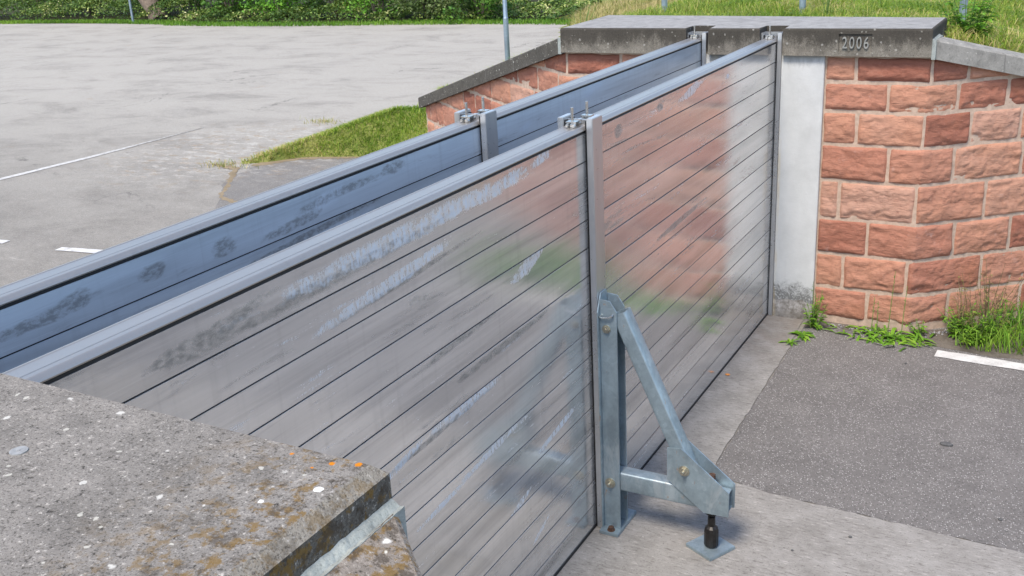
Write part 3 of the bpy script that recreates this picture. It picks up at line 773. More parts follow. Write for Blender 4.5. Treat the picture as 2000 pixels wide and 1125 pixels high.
# ------------------------------------------------------------------ piers
def coping_outline():
    return [(XL, YF), (-.714, YF), (-.714, .125), (-.533, .125), (-.533, YF), (-.121, YF), (-.121, .125), (.056, .125), (.056, YF), (XR, YF), (XR, .683), (XL - .03, .99)]
def pier(far):
    my = (lambda y: y) if far else mirror_y
    P = thing('gate_pier', (0, my(0), 0),
              'red sandstone pier with lichen-spotted concrete coping stamped 2006' if far else 'near pier with broad lichen-spotted concrete coping in the foreground', 'pier')
    b = MB(); pts = [(x, my(y)) for x, y in coping_outline()]
    b.prism(pts, 'z', ZB, ZT)
    bm = b.bm
    # chamfered top edges
    es = [e for e in bm.edges if all(abs(v.co.z - ZT) < 1e-5 for v in e.verts) and not all(v.co.y > .1 and far for v in e.verts)]
    bmesh.ops.bevel(bm, geom=es, offset=.014 if far else .024, segments=1 if not far else 2, affect='EDGES', profile=.5)
    cop = b.build('coping', COPF if far else COPT, P)
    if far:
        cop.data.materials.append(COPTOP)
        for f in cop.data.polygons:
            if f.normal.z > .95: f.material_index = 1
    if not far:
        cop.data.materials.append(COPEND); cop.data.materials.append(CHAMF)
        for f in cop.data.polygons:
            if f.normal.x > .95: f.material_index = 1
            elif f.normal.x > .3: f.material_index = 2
    if far:
        # cut the number panel into the front face
        me = cop.data
        cut = MB().box(.472, .712, YF - .03, YF + .011, 2.185, 2.318)
        cm = bpy.data.meshes.new('cut'); cut.bm.to_mesh(cm); cut.bm.free()
        co_ = bpy.data.objects.new('cut', cm); COL.objects.link(co_)
        md = cop.modifiers.new('b', 'BOOLEAN'); md.operation = 'DIFFERENCE'; md.object = co_; md.solver = 'EXACT'
        bpy.context.view_layer.update()
        dg = bpy.context.evaluated_depsgraph_get()
        nm = bpy.data.meshes.new_from_object(cop.evaluated_get(dg))
        cop.modifiers.clear(); cop.data = nm; nm.name = 'coping'
        bpy.data.objects.remove(co_); bpy.data.meshes.remove(cm)
        cu = bpy.data.curves.new('num', 'FONT'); cu.body = '2006'; cu.size = .122; cu.extrude = .005; cu.bevel_depth = .002; cu.bevel_resolution = 1; cu.offset = -.0012
        cu.align_x = 'CENTER'; cu.space_character = 1.28
        to = bpy.data.objects.new('num', cu); COL.objects.link(to)
        bpy.context.view_layer.update()
        tm = bpy.data.meshes.new_from_object(to.evaluated_get(bpy.context.evaluated_depsgraph_get()))
        bpy.data.objects.remove(to)
        tm.transform(Matrix.Translation((.594, YF + .006, 2.212)) @ Matrix.Rotation(rad(90), 4, 'X') @ Matrix.Scale(.66, 4, (1, 0, 0)))
        tm.transform(Matrix.Translation(-world_loc(cop)))
        tm.materials.clear(); tm.materials.append(DIGIT)
        num = link('year_number', tm, cop); num['label'] = 'raised pale numerals 2006'
    # rendered pilaster between and beside the two guide slots, with the slots left open
    for (xa, xb) in ((.043, .37), (-.56, -.118), (-1.03, -.725)):
        MB().box(xa, xb, *sorted((my(-.03), my(.29))), -.02, ZB - .002, .004).build('rendered_pilaster', RENDER, P)
    MB().box(-.73, .05, *sorted((my(.14), my(.30))), -.02, ZB - .004).build('slot_back', CONC, P)
    # guide channels for the planks
    for D in (0, -.603):
        g = MB()
        for (xa, xb) in ((D + .008, D + .041), (D - .137, D - .104)):
            g.box(xa, xb, *sorted((my(-.034), my(.10))), 0, 2.318, .003)
        g.box(D - .104, D + .008, *sorted((my(.085), my(.10))), 0, 2.314)
        G = g.build('guide_channel', POST, P)
        MB().box(D - .106, D - .098, *sorted((my(-.028), my(-.004))), .02, 2.30).box(D + .0005, D + .0095, *sorted((my(-.028), my(-.004))), .02, 2.30).build('rubber_seal', RUBBER, G)
    for kind in 'RL':
        s1 = path_point(kind, 0)[2]
        st = masonry(kind, CZ, RJ if kind == 'R' else LJ, (0, s1 + .12), not far, 'stone_face', P, .0125 if far else .05, 5 + far)
        mortar(kind, 0, s1 + .30, not far, 'mortar', st)
    return P
def wing(far, kind):
    my = (lambda y: y) if far else mirror_y
    sg = 1 if kind == 'R' else -1
    xc = XR if kind == 'R' else XL
    if far: lab = 'short sandstone wing wall sloping down to the right by the grass' if kind == 'R' else 'sandstone wing wall with dark sloping coping behind the barriers'
    else: lab = 'near wing wall with mossy sloping coping below the foreground coping' if kind == 'R' else 'near wing wall sloping away behind the foreground coping'
    W = thing('wing_wall', (xc + sg * .3, my(.25), 0), lab, 'wall')
    L = path_point(kind, 0)[2]
    s1 = L + WING
    if far or kind == 'R':
        st = masonry(kind, CZ, RJ if kind == 'R' else LJ, (L + .12, s1), not far, 'stone_face', W, (.0125 if kind == 'R' else .018) if far else .06, 21 + far)
        mortar(kind, L + .30, s1, not far, 'mortar', st)
    else:
        mortar(kind, L + .30, s1, True, 'stone_face', W)
    # end face stones
    # coping: plan strip that starts along the pier coping's end (a line in y), slopes at 0.245
    gap = .030
    d = Vector((sg * C40, S40, 0)); n = Vector((sg * S40, -C40, 0))
    c0 = Vector((xc, YF, 0))
    wdt = .17 if far else .30; th = .135
    a = c0 + d * (gap / C40)
    back = a - n * wdt
    back = back - d * ((back.x - a.x) / (d.x))           # slide so that the start edge runs along y
    e0 = c0 + d * (WING + .14); e1 = e0 - n * wdt
    N = 40
    b = MB(); rings = []
    for i in range(N + 1):
        t = i / N
        p = a.lerp(e0, t); q = back.lerp(e1, t)
        def zt(v): return 2.284 - .245 * max(0, (v - c0).dot(d))
        j = .0022 * noise.noise(Vector((i * 1.7, far * 3, sg)))
        ch = .010
        pin = p - n * ch; qin = q + n * ch
        R_ = [(p.x, p.y, zt(p) - th), (p.x + n.x * j, p.y + n.y * j, zt(p) - ch), (pin.x, pin.y, zt(p) + j * .6), (qin.x, qin.y, zt(p)), (q.x, q.y, zt(p) - ch), (q.x, q.y, zt(p) - th)]
        rings.append([(x, my(y), z) for x, y, z in R_])
    b.loft(rings)
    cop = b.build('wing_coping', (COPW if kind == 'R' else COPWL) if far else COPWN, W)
    if not far: cop['label'] = 'sloping coping patched with ochre and white lichen'
    # joint filler
    s = MB(); rings = []
    for k in range(41):
        y_ = -.066 + .335 * k / 40; jz = .004 * noise.noise(Vector((k * .31, far * 5, sg))); jx = .003 * noise.noise(Vector((k * .6, 3, sg)))
        xa, xb = xc + sg * .0008, xc + sg * (gap - .001)
        zc = 2.276 + jz
        rings.append([(x, my(y_), z) for x, z in ((xa, 2.14), (xa, zc + .008), (xa + sg * (.008 + jx), zc + .004), (xb - sg * (.010 + jx), zc - .004), (xb, zc - .001), (xb, 2.14))])
    s.loft(rings)
    s.build('joint_sealant', SEAL, W)
    return W
for far in (True, False):
    pier(far)
    for k in 'RL': wing(far, k)

mk = MB().tube([(.452, -7.004, 2.352), (.452, -7.004, 2.3595)], .017, 24).tube([(.452, -7.004, 2.359), (.452, -7.004, 2.3605)], .0035, 10)
tag(mk.build('survey_marker', mat_plain('dull zinc', (.30, .30, .29), .6, .2, .25, 90, .2), None, True), 'small round grey survey marker set into the foreground coping', 'survey marker')

# ------------------------------------------------------------------ barrier panels
P_ = .15; NP = 15
BAYS = {'far': (-3.452, -.012), 'near': (-6.81, -3.476)}
def panel(D, bay, label):
    y0, y1 = BAYS[bay]
    T = thing('flood_barrier', (D - .05, (y0 + y1) / 2, 0), label, 'flood barrier', 'stacked aluminium flood barrier panels')
    g = .0028
    for k in range(NP):
        z0 = k * P_ + g + (.012 if k == 0 else 0); z1 = (k + 1) * P_ - g - (.006 if k == NP - 1 else 0)
        o0, o1 = random.uniform(-.0009, .0009), random.uniform(-.0009, .0009)
        prof = [(D - .0995, z0), (D - .0008 + o0, z0), (D + o0, z0 + .001), (D + o1, z1 - .0003), (D - .0005 + o1, z1), (D - .0995, z1), (D - .1, z1 - .001), (D - .1, z0 + .001)]
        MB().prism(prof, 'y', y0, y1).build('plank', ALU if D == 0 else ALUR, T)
    # rubber seals between the planks, set back
    s = MB()
    for k in range(1, NP): s.box(D - .094, D - .0035, y0 + .003, y1 - .003, k * P_ - g - .0006, k * P_ + g + .0006)
    s.box(D - .098, D + .004, y0 + .002, y1 - .002, .0, .0145)
    s.box(D - .094, D - .004, y0 + .002, y1 - .002, 2.2395, 2.2535)
    s.build('seal_strip', RUBBER, T)
    # top rail: rounded front bead, shallow groove, flat
    z = 2.252
    prof = [(D - .098, z), (D - .004, z), (D + .003, z + .003), (D + .004, z + .007), (D + .0005, z + .013), (D - .008, z + .0215), (D - .012, z + .0235), (D - .029, z + .0240)]
    prof += [(D - .031, z + .0185), (D - .036, z + .0185), (D - .038, z + .0225), (D - .090, z + .0225), (D - .094, z + .0245), (D - .1005, z + .0235), (D - .1015, z + .018)]
    o = MB().prism(prof, 'y', y0, y1).build('top_rail', CAP, T)
    return T
panel(0, 'near', 'streaked aluminium flood barrier panel closest to the foreground coping, left of the brace')
panel(0, 'far', 'aluminium flood barrier panel reflecting the red stones, right of the brace')
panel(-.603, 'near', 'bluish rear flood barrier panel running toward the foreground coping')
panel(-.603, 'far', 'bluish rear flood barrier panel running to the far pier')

# ------------------------------------------------------------------ posts
def post(D, label):
    T = thing('barrier_post', (D - .05, -3.4625, 0), label, 'post', 'aluminium I-section posts between the panels')
    y0, y1 = -3.522, -3.403
    b = MB()
    b.box(D + .012, D + .045, y0, y1, 0, 2.315, .003)
    b.build('front_flange', POST, T)
    b = MB(); b.box(D - .145, D - .112, y0, y1, 0, 2.315, .003); b.build('rear_flange', POST, T)
    b = MB(); b.box(D - .1118, D + .0118, -3.4715, -3.4565, 0, 2.300); b.box(D - .062, D - .038, -3.4765, -3.4515, 2.27, 2.302, .002); b.build('web', POST, T)
    r = MB()
    for ya in (y0 + .010, y1 - .038):
        for xa in (D + .0005, D - .1115):
            r.box(xa, xa + .0125, ya, ya + .008, 0, 2.30)
            r.box(xa, xa + .0125, ya + .014, ya + .022, 0, 2.30)
    r.build('rubber_seal', RUBBER, T)
    return T
post(0, 'front aluminium I-section post standing above the steel brace')
post(-.603, 'rear aluminium I-section post in the bluish barrier line')

def clamp(D, y, sg, label, group):
    """hold-down: threaded rod, bridge plate, hook block and two hex screws; sg = +1 when the post lies at +y"""
    T = thing('hold_down_clamp', (D - .05, y, 2.275), label, 'clamp', group)
    zc = 2.2752
    rod = MB()
    rod.tube([(D - .05, y, zc + .001), (D - .05, y, zc + .098)], .0072, 12)
    rod.build('threaded_rod', STEEL, T, True)
    b = MB(); b.box(D - .077, D - .020, y - .022, y + .022, zc + .024, zc + .031, .0015); b.build('bridge_plate', STEEL, T)
    b = MB()
    b.box(D - .075, D - .062, y - .016, y + .03, zc + .0005, zc + .0235, .002)
    b.box(D - .040, D - .024, y - .016, y + .03, zc + .0005, zc + .0235, .002)
    b.box(D - .060, D - .042, y - .012, y + .012, zc + .0005, zc + .018, .002)
    b.box(D - .078, D - .022, *sorted((y + sg * .024, y + sg * .046)), zc + .006, zc + .018, .0015)
    b.build('hook_block', STEEL, T)
    for dx in (-.068, -.032):
        MB().tube([(D + dx, y - .029, zc + .011), (D + dx, y - .0165, zc + .011)], .0085, 6).tube([(D + dx, y - .034, zc + .011), (D + dx, y - .0292, zc + .011)], .0045, 10).build('screw', STEEL, T)
    return T
GC = 'stainless hold-down clamps on the top rails'
clamp(0, -3.548, 1, 'stainless clamp on the front top rail at the left side of the middle post', GC)
clamp(0, -3.378, -1, 'stainless clamp rod on the front top rail, right side of the middle post', GC)
clamp(0, -.045, 1, 'stainless clamp at the wall end of the front top rail', GC)
clamp(-.603, -3.548, 1, 'stainless clamp on the rear top rail at the left side of its post', GC)
clamp(-.603, -3.378, -1, 'stainless clamp rod on the rear top rail, right side of its post', GC)
clamp(-.603, -.045, 1, 'stainless clamp at the wall end of the rear top rail', GC)

# ------------------------------------------------------------------ brace
def brace():
    T = thing('support_brace', (.1, -3.46, 0), 'galvanised steel triangular support brace bolted to the front post', 'brace')
    YA, YB = -3.513, -3.405       # outer sides of the two rail cheeks
    # back plate with chamfered top
    MB().prism([(-3.535, .02), (-3.385, .02), (-3.385, 1.34), (-3.425, 1.405), (-3.49, 1.405), (-3.535, 1.31)], 'x', .047, .055, .0015).build('back_plate', GALV, T)
    for ya in (YA, YB - .008):
        MB().prism([(.0555, .02), (.150, .02), (.150, 1.315), (.112, 1.372), (.0555, 1.378)], 'y', ya, ya + .008, .0018).build('cheek_plate', GALV, T)
    MB().box(.046, .158, -3.572, -3.300, -.001, .0195, .002).build('base_plate', GALV, T)
    # lifting wire on the near cheek
    MB().tube([(.060, YA - .001, 1.285), (.060, YA - .014, 1.285), (.075, YA - .018, 1.283), (.115, YA - .018, 1.289), (.128, YA - .014, 1.297), (.131, YA + .001, 1.302)], .0052, 8).build('wire_handle', STEEL, T, True)
    # diagonal square tube
    def hollow(p0, p1, w, h, y0, y1, name, cut=None, wall=.006, r=.012):
        d = (Vector(p1) - Vector(p0)); L = d.length; d.normalize(); up = Vector((-d.z, 0, d.x))
        if up.z < 0: up = -up
        b = MB()
        def ring(o, hw, hh, rr):
            out = []
            for cx, cz, a0 in ((1, 1, 0), (-1, 1, 90), (-1, -1, 180), (1, -1, 270)):
                for k in range(4):
                    a = rad(a0 + 30 * k)
                    out.append(((hw - rr) * cx + rr * math.cos(a), (hh - rr) * cz + rr * math.sin(a)))
            ym = (y0 + y1) / 2
            return [(o.x + up.x * q, ym + p, o.z + up.z * q) for p, q in out]
        hw = (y1 - y0) / 2; hh = h / 2
        A, B = Vector(p0), Vector(p1)
        r1, r2 = ring(A, hw, hh, r), ring(B, hw, hh, r)
        i1, i2 = ring(A, hw - wall, hh - wall, r * .5), ring(B, hw - wall, hh - wall, r * .5)
        bm = b.bm
        RR = [[bm.verts.new(p) for p in q] for q in (i1, r1, r2, i2)]
        n = len(r1)
        for a_, b_ in zip(RR, RR[1:] + RR[:1]):
            for k in range(n): bm.faces.new((a_[k], a_[(k + 1) % n], b_[(k + 1) % n], b_[k]))
        bmesh.ops.recalc_face_normals(bm, faces=bm.faces)
        return b.build(name, GALV, T, True)
    y0, y1 = YA + .010, YB - .010
    hollow((.152, 0, 1.302), (.560, 0, .395), 0, .082, y0, y1, 'diagonal_tube')
    hollow((.090, 0, .312), (.752, 0, .318), 0, .112, y0 + .001, y1 - .001, 'horizontal_tube')
    # gusset cheeks
    gp = [(.424, .590), (.500, .603), (.764, .395), (.762, .252), (.628, .246), (.424, .402)]
    for ya in (YA - .001, YB - .007):
        MB().prism(gp, 'y', ya, ya + .008, .0012).build('gusset_plate', GALV, T)
    # bolts
    def bolt(x, z, y, sg, head_r=.021, wr=.030, mat=BOLT, L=.020, name='bolt'):
        b = MB()
        b.tube([(x, y, z), (x, y + sg * .004, z)], wr, 20)
        b.tube([(x, y + sg * .004, z), (x, y + sg * .016, z)], head_r, 6)
        b.tube([(x, y + sg * .016, z), (x, y + sg * (.016 + L), z)], [.0095, .0085], 12)
        return b.build(name, mat, T, True)
    bolt(.092, 1.215, YA, -1, .018, .023, BOLT, .004); bolt(.094, .300, YA, -1); bolt(.520, .474, YA - .001, -1)
    bolt(.092, 1.215, YB, 1); bolt(.094, .300, YB, 1); bolt(.520, .474, YB, 1)
    MB().tube([(.106, -3.543, .019), (.106, -3.543, .023)], .022, 18).tube([(.106, -3.543, .023), (.106, -3.543, .040)], .016, 6).build('anchor_bolt', RUST, T)
    MB().tube([(.106, -3.343, .019), (.106, -3.343, .036)], .016, 6).build('anchor_bolt', RUST, T)
    # levelling screw and foot
    yc = -3.459; xs = .655
    MB().tube([(xs, yc, .06), (xs, yc, .412)], .0125, 14).build('screw_rod', BLACKST, T, True)
    MB().tube([(xs, yc, .405), (xs, yc, .43)], .016, 10).tube([(xs, yc, .43), (xs, yc, .456)], .0175, 14).tube([(xs, yc, .376), (xs, yc, .404)], .021, 6).build('screw_head', RUST, T)
    MB().tube([(xs, yc, .222), (xs, yc, .256)], .036, 6).build('lock_nut', BLACKST, T)
    MB().loft([[(xs + rr * math.cos(a) , yc + rr * math.sin(a), z) for a in (2 * math.pi * k / 12 for k in range(12))] for z, rr in ((.018, .030), (.030, .039), (.112, .039), (.134, .034), (.146, .021), (.20, .020))]).build('coupling_nut', BLACKST, T)
    R = Matrix.Translation((.648, -3.452, 0)) @ Matrix.Rotation(rad(-27), 4, 'Z')
    MB().box(-.093, .093, -.093, .093, -.001, .0185, .002, R).build('foot_plate', GALV, T)
    return T
brace()

# ------------------------------------------------------------------ railing posts
def pole(x, y, z0, z1, r, label, step_z=None, lean=(0, 0)):
    T = thing('railing_post', (x, y, z0), label, 'post', 'blue-grey galvanised posts on the dyke')
    zb = step_z or z1
    k = (zb - z0) / (z1 - z0)
    MB().tube([(x, y, z0 - .3), (x + lean[0] * k, y + lean[1] * k, zb)], r, 18).build('lower_tube', GALV2, T, True)
    if step_z:
        MB().tube([(x + lean[0] * k, y + lean[1] * k, zb + .0005), (x + lean[0] * k, y + lean[1] * k, zb + .012), (x + lean[0], y + lean[1], z1)], [r * 1.02, r * .8, r * .8], 18).build('upper_tube', GALV2, T, True)
    return T
pole(-1.74, 2.15, 2.15, 3.4, .031, 'blue-grey post rising behind the coping above the rear barrier')
pole(-.33, 2.09, 2.15, 3.4, .031, 'blue-grey post rising behind the coping above the front barrier')
pole(1.14, 1.55, 2.15, 3.4, .031, 'blue-grey post standing in weeds at the right end of the coping')
pole(-4.01, 2.87, 1.45, 2.95, .031, 'blue-grey post with a stepped sleeve behind the left wing wall', 2.14)
pole(-32.6, 22.4, .0, 3.2, .05, 'thin blue-grey post rising out of the ivy far left')

# ------------------------------------------------------------------ grass on the dyke
def scatter_bank(n, xr, vr, cond=None, dens=None):
    out = []
    while len(out) < n:
        x = random.uniform(*xr); v = random.uniform(*vr)
        p = bank_point(x, v, 0)
        if p[2] < -.005: continue
        if cond and not cond(*p): continue
        if dens and random.random() > dens(*p): continue
        out.append(p)
    return np.array(out)
def on_path(x, y, z): return abs(x + 2.45 + .12 * math.sin(y * .5)) < .36 + .1 * noise.noise(Vector((x * 2, y * 2, 0)))
def clear(x, y, z):
    # coping footprint stays free
    if XL - .05 < x < XR + .02 and y < .72 + (XR - x) * .104: return False
    if x < XL or x > XR:
        if y < wing_y(x) + .16 and front_toe(x) <= 0: return False
    return True
def patchy(x, y, z): return .25 + .75 * max(0, min(1, .5 + 1.3 * noise.noise(Vector((x * 1.3, y * 1.3, 5)))))
def tone_at(P, lo, hi, s=.8, k=.55):
    return np.array([min(1, max(0, lo + (hi - lo) * random.random() + k * noise.noise(Vector((p[0] * s, p[1] * s, 2.2))))) for p in P])
P = scatter_bank(80000, (-3.2, 4.2), (.25, 7.5), lambda x, y, z: clear(x, y, z) and not (on_path(x, y, z) and random.random() < .93), patchy)
g = blades('bank_grass', P, rng.uniform(.04, .14, len(P)), rng.uniform(.004, .009, len(P)), GRASS, 2.2, tone_at(P, .05, .95, 1.4, .6))
tag(g, 'yellow-green rough grass covering the dyke behind the coping', 'grass', kind='stuff')
P = scatter_bank(45000, (-14, -1.6), (.3, 22), lambda x, y, z: clear(x, y, z) and y > 4.5 and x > xtoe(y) + .1 and (z > 1.45 or y > 13) and not (on_path(x, y, z) and random.random() < .9), None)
g = blades('dry_grass', P, rng.uniform(.10, .34, len(P)), rng.uniform(.008, .018, len(P)), DRYGRASS, .9, tone_at(P, .05, .8, .5, .7))
tag(g, 'tall dry straw-coloured grass on the far dyke slope', 'grass', kind='stuff')
P = scatter_bank(55000, (-9.0, -3.0), (-.2, 6.5), lambda x, y, z: clear(x, y, z) and x > -8.9 + random.uniform(-.2, .5) and (x < -5.0 or random.random() < .15), None)
g = blades('slope_grass', P, rng.uniform(.035, .105, len(P)), rng.uniform(.006, .012, len(P)), GRASS, 1.8, tone_at(P, .15, 1.0, 1.2, .6))
tag(g, 'short grass on the dyke foot left of the wing wall', 'grass', kind='stuff')
# trodden path sheet
V, F = [], []
for i in range(50):
    y = 1.4 + i * .35
    for k in range(7):
        x = -2.45 - .12 * math.sin(y * .5) + (k / 6 - .5) * (.7 + .1 * noise.noise(Vector((k, y, 0))))
        v = y - wing_y(x)
        q = bank_point(x, v, 0); V.append((q[0], q[1], q[2] + .016))
for i in range(49):
    for k in range(6): F.append((i * 7 + k, i * 7 + k + 1, (i + 1) * 7 + k + 1, (i + 1) * 7 + k))
me = bpy.data.meshes.new('path'); me.from_pydata(V, [], F); me.materials.append(PATH); struct(link('path', me))

# ------------------------------------------------------------------ far edge: verge, ivy, shrubs, tree
def hedge_y(x): return 21.9 + .35 * math.sin(x * .31) - .022 * (x + 20) * (1 if x < -30 else 0) + (.9 if x < -36 else 0) * 0
xs = rng.uniform(-46, -12.0, 16000)
P = np.stack([xs, np.array([hedge_y(x) for x in xs]) + rng.uniform(-.35, .75, len(xs)), np.full(len(xs), -.01)], 1)
g = blades('verge_grass', P, rng.uniform(.05, .16, len(P)), rng.uniform(.012, .025, len(P)), GRASSD, .8, tone_at(P, .1, .9, .3))
tag(g, 'thin bright grass verge along the far edge of the parking lot', 'grass', kind='stuff')
sheet('planting_bed', [(-60, 22.2), (-13.2, 22.3), (-9, 26), (-9, 60), (-60, 60)], -.004, DUFF)
n = 46000
xs = rng.uniform(-48, -13.0, n); t = rng.uniform(0, 1, n)
hy = np.array([hedge_y(x) for x in xs]); prof = np.array([max(.12, (.62 if x < -31 else .34) + .55 * noise.noise(Vector((x * .55, 0, 3))) + .22 * noise.noise(Vector((x * 1.9, 0, 6)))) for x in xs])
dep = rng.uniform(0, 1, n) ** .6 * 3.2
P = np.stack([xs, hy + .45 + dep, prof * np.clip(dep / 1.1 + .25, 0, 1) * rng.uniform(.25, 1.05, n) ** .5 + np.where(xs < -31, .25, .08) * np.clip(dep - 1.2, 0, 2) ], 1)
sel = np.array([noise.noise(Vector((p[0] * .22, 4, 0))) for p in P])
g = leaves('ivy_ground_cover', P, rng.uniform(.07, .14, n), IVY, np.clip(tone_at(P, .0, .8, .9, .5) + .5 * (sel > .05) * rng.uniform(0, .6, n) - .12, 0, 1), .8)
tag(g, 'variegated ivy ground cover along the far parking edge', 'ivy', kind='stuff')
def shrub(x, y, rx, h, mat, label, n=3600, ls=.11):
    T = thing('shrub', (x, y, 0), label, 'shrub', 'shrubs behind the ivy at the parking edge')
    b = MB(); pts = []
    for k in range(7):
        a = random.uniform(0, 6.28); tx, ty = math.cos(a) * rx * .5, math.sin(a) * rx * .35
        b.tube([(x + tx * .1, y + ty * .1, 0), (x + tx * .5, y + ty * .5, h * .4), (x + tx, y + ty, h * .8)], [.035, .025, .01], 6)
    b.build('stem', BARK, T)
    cl = [(random.gauss(0, .42) * rx, random.gauss(0, .36) * rx, random.uniform(.12, .9) * h, random.uniform(.22, .45) * min(rx, h)) for _ in range(34)]
    P = []
    for k in range(n):
        c = random.choice(cl); v = Vector((random.gauss(0, 1), random.gauss(0, 1), random.gauss(0, 1))).normalized() * c[3] * random.uniform(.5, 1.05)
        P.append((x + c[0] + v.x, y + c[1] + v.y, max(.03, c[2] + v.z * .8)))
    P = np.array(P)
    leaves('foliage', P, rng.uniform(ls * .6, ls * 1.4, n), mat, tone_at(P, .0, .8, 2.0, .6), .5, .55, T)
    return T
SP = [(-44, 26.5, 2.6, 3.2, 1, 'mid green shrub at the far left edge behind the ivy'), (-39.6, 26.2, 2.4, 3.0, 0, 'dark green shrub left of the leaning trunk'),
      (-36.6, 27.2, 2.0, 3.2, 0, 'dark shrub just left behind the leaning trunk'), (-31.9, 25.4, 2.2, 3.2, 0, 'dark shrub just right of the leaning trunk'),
      (-29.3, 24.7, 2.0, 2.6, 1, 'mid green shrub in the middle of the hedge'), (-26.2, 24.3, 1.9, 2.8, 2, 'bright green shrub in the hedge with glossy leaves'),
      (-23.6, 24.4, 1.7, 2.4, 0, 'small dark shrub between two bright green shrubs'), (-21.2, 23.8, 1.7, 2.6, 2, 'bright green shrub near the right end of the hedge'),
      (-18.8, 23.6, 1.5, 2.1, 3, 'grey-green leafy shrub near the blue-grey post'), (-16.5, 23.4, 1.3, 1.9, 1, 'last green shrub at the right end of the hedge'),
      (-34.5, 30.0, 3.5, 4.5, 0, 'tall dark shrub mass behind the leaning trunk'), (-27, 29.5, 3.5, 4.5, 0, 'tall dark shrub behind the bright shrubs'), (-20.5, 28.5, 3.2, 4.0, 0, 'tall dark shrub at the back right of the hedge'), (-42, 30.5, 3.6, 4.6, 0, 'tall dark shrub at the back left of the hedge')]
for x, y, rx, h, k, lab in SP: shrub(x, y, rx, h, SHR[k], lab, 4200, .12)
T = thing('tree', (-32.9, 23.9, 0), 'leaning grey-brown tree trunk rising out of the ivy', 'tree')
MB().tube([(-32.75, 23.9, -.1), (-32.9, 23.9, .35), (-33.35, 23.9, 1.0), (-34.0, 24.0, 1.9), (-34.5, 24.2, 3.2), (-34.7, 24.5, 5)], [.42, .34, .36, .33, .26, .16], 14).tube([(-33.3, 23.9, .9), (-33.0, 24.2, 2.2), (-32.5, 24.6, 4.0)], [.27, .22, .12], 12).tube([(-32.5, 23.75, .02), (-32.9, 23.85, .5)], [.3, .2], 10).build('trunk', BARK, T, True)
P = []
for k in range(6000):
    v = Vector((random.gauss(0, 1), random.gauss(0, 1), random.gauss(0, .8))).normalized() * random.uniform(.5, 1)
    P.append((-34 + v.x * 3.6, 25.5 + v.y * 3.2, 6.2 + v.z * 2.0))
P = np.array(P); leaves('crown', P, rng.uniform(.12, .26, len(P)), SHR[0], tone_at(P, 0, .8, .8, .6), .4, .6, T)

# ------------------------------------------------------------------ weeds
def weed_leaves(P0, dirs, L, wd, mat, name, parent, droop=.5, lobes=True):
    """broad weed leaves: strip of 5 cross sections with toothed edges"""
    V, loops, tot, tone = [], [], [], []
    for p, d, l, w in zip(P0, dirs, L, wd):
        p = Vector(p); d = Vector(d).normalized(); s = d.cross(Vector((0, 0, 1))).normalized(); base = len(V); t = random.random()
        N = 6
        for i in range(N):
            u = i / (N - 1)
            c = p + d * l * u + Vector((0, 0, -droop * l * u * u))
            ww = w * math.sin(min(1, u * .92 + .1) * math.pi) ** .8 * (1 if not lobes or i % 2 else .6)
            lift = Vector((0, 0, ww * .22))
            V += [tuple(c - s * ww / 2 + lift), tuple(c), tuple(c + s * ww / 2 + lift)]; tone += [t, t * .8, t]
        for i in range(N - 1):
            a = base + i * 3
            loops += [a, a + 1, a + 4, a + 3, a + 1, a + 2, a + 5, a + 4]; tot += [4, 4]
    return np_mesh(name, V, loops, tot, mat, tone, parent=parent)
def rosette(x, y, n, L, label, up=.45, z=0.0):
    T = thing('rosette_weed', (x, y, z), label, 'weed')
    P0, D, LL, W = [], [], [], []
    for k in range(n):
        a = random.uniform(0, 6.28); e = random.uniform(.08, up)
        P0.append((x + random.gauss(0, .012), y + random.gauss(0, .012), z + .004)); D.append((math.cos(a), math.sin(a), e)); l = L * random.uniform(.5, 1.1); LL.append(l); W.append(l * random.uniform(.2, .32))
    weed_leaves(P0, D, LL, W, WEED, 'foliage', T, .35)
    return T
rosette(.338, -.555, 13, .10, 'small flat weed rosette on the concrete beside the asphalt', .5)
rosette(.372, -.372, 22, .13, 'low weed rosette in front of the taller weed by the pilaster', .5)
def tall_weed(x, y, h, n_st, n_leaf, L, label, mat=WEED, spread=.1, z=0.0, name='tall_weed'):
    T = thing(name, (x, y, z), label, 'weed')
    b = MB(); P0, D, LL, W = [], [], [], []
    for s in range(n_st):
        a = random.uniform(0, 6.28); q = spread * random.uniform(.2, 1); hh = h * random.uniform(.5, 1)
        pts = [Vector((x + math.cos(a) * q * .25, y + math.sin(a) * q * .25, z)), Vector((x + math.cos(a) * q * .6, y + math.sin(a) * q * .6, z + hh * .5)), Vector((x + math.cos(a) * q * 1.1, y + math.sin(a) * q * 1.1, z + hh))]
        b.tube(pts, [.004, .003, .0015], 5)
        for k in range(n_leaf):
            u = random.uniform(.08, .95) ** 1.3; p = pts[0].lerp(pts[1], u * 2) if u < .5 else pts[1].lerp(pts[2], u * 2 - 1)
            a2 = random.uniform(0, 6.28); l = L * (1.15 - .75 * u) * random.uniform(.6, 1.1)
            P0.append(p); D.append((math.cos(a2), math.sin(a2), random.uniform(.1, .8))); LL.append(l); W.append(l * random.uniform(.3, .5))
    b.build('stem', GSTEM, T)
    weed_leaves(P0, D, LL, W, mat, 'foliage', T, .4)
    return T
tall_weed(.42, -.17, .34, 9, 9, .085, 'tall leafy weed growing where the white pilaster meets the stone', spread=.12)
tall_weed(.40, -.13, .52, 2, 7, .05, 'thin seeding weed stalk at the pilaster corner', spread=.05, name='stalk_weed')
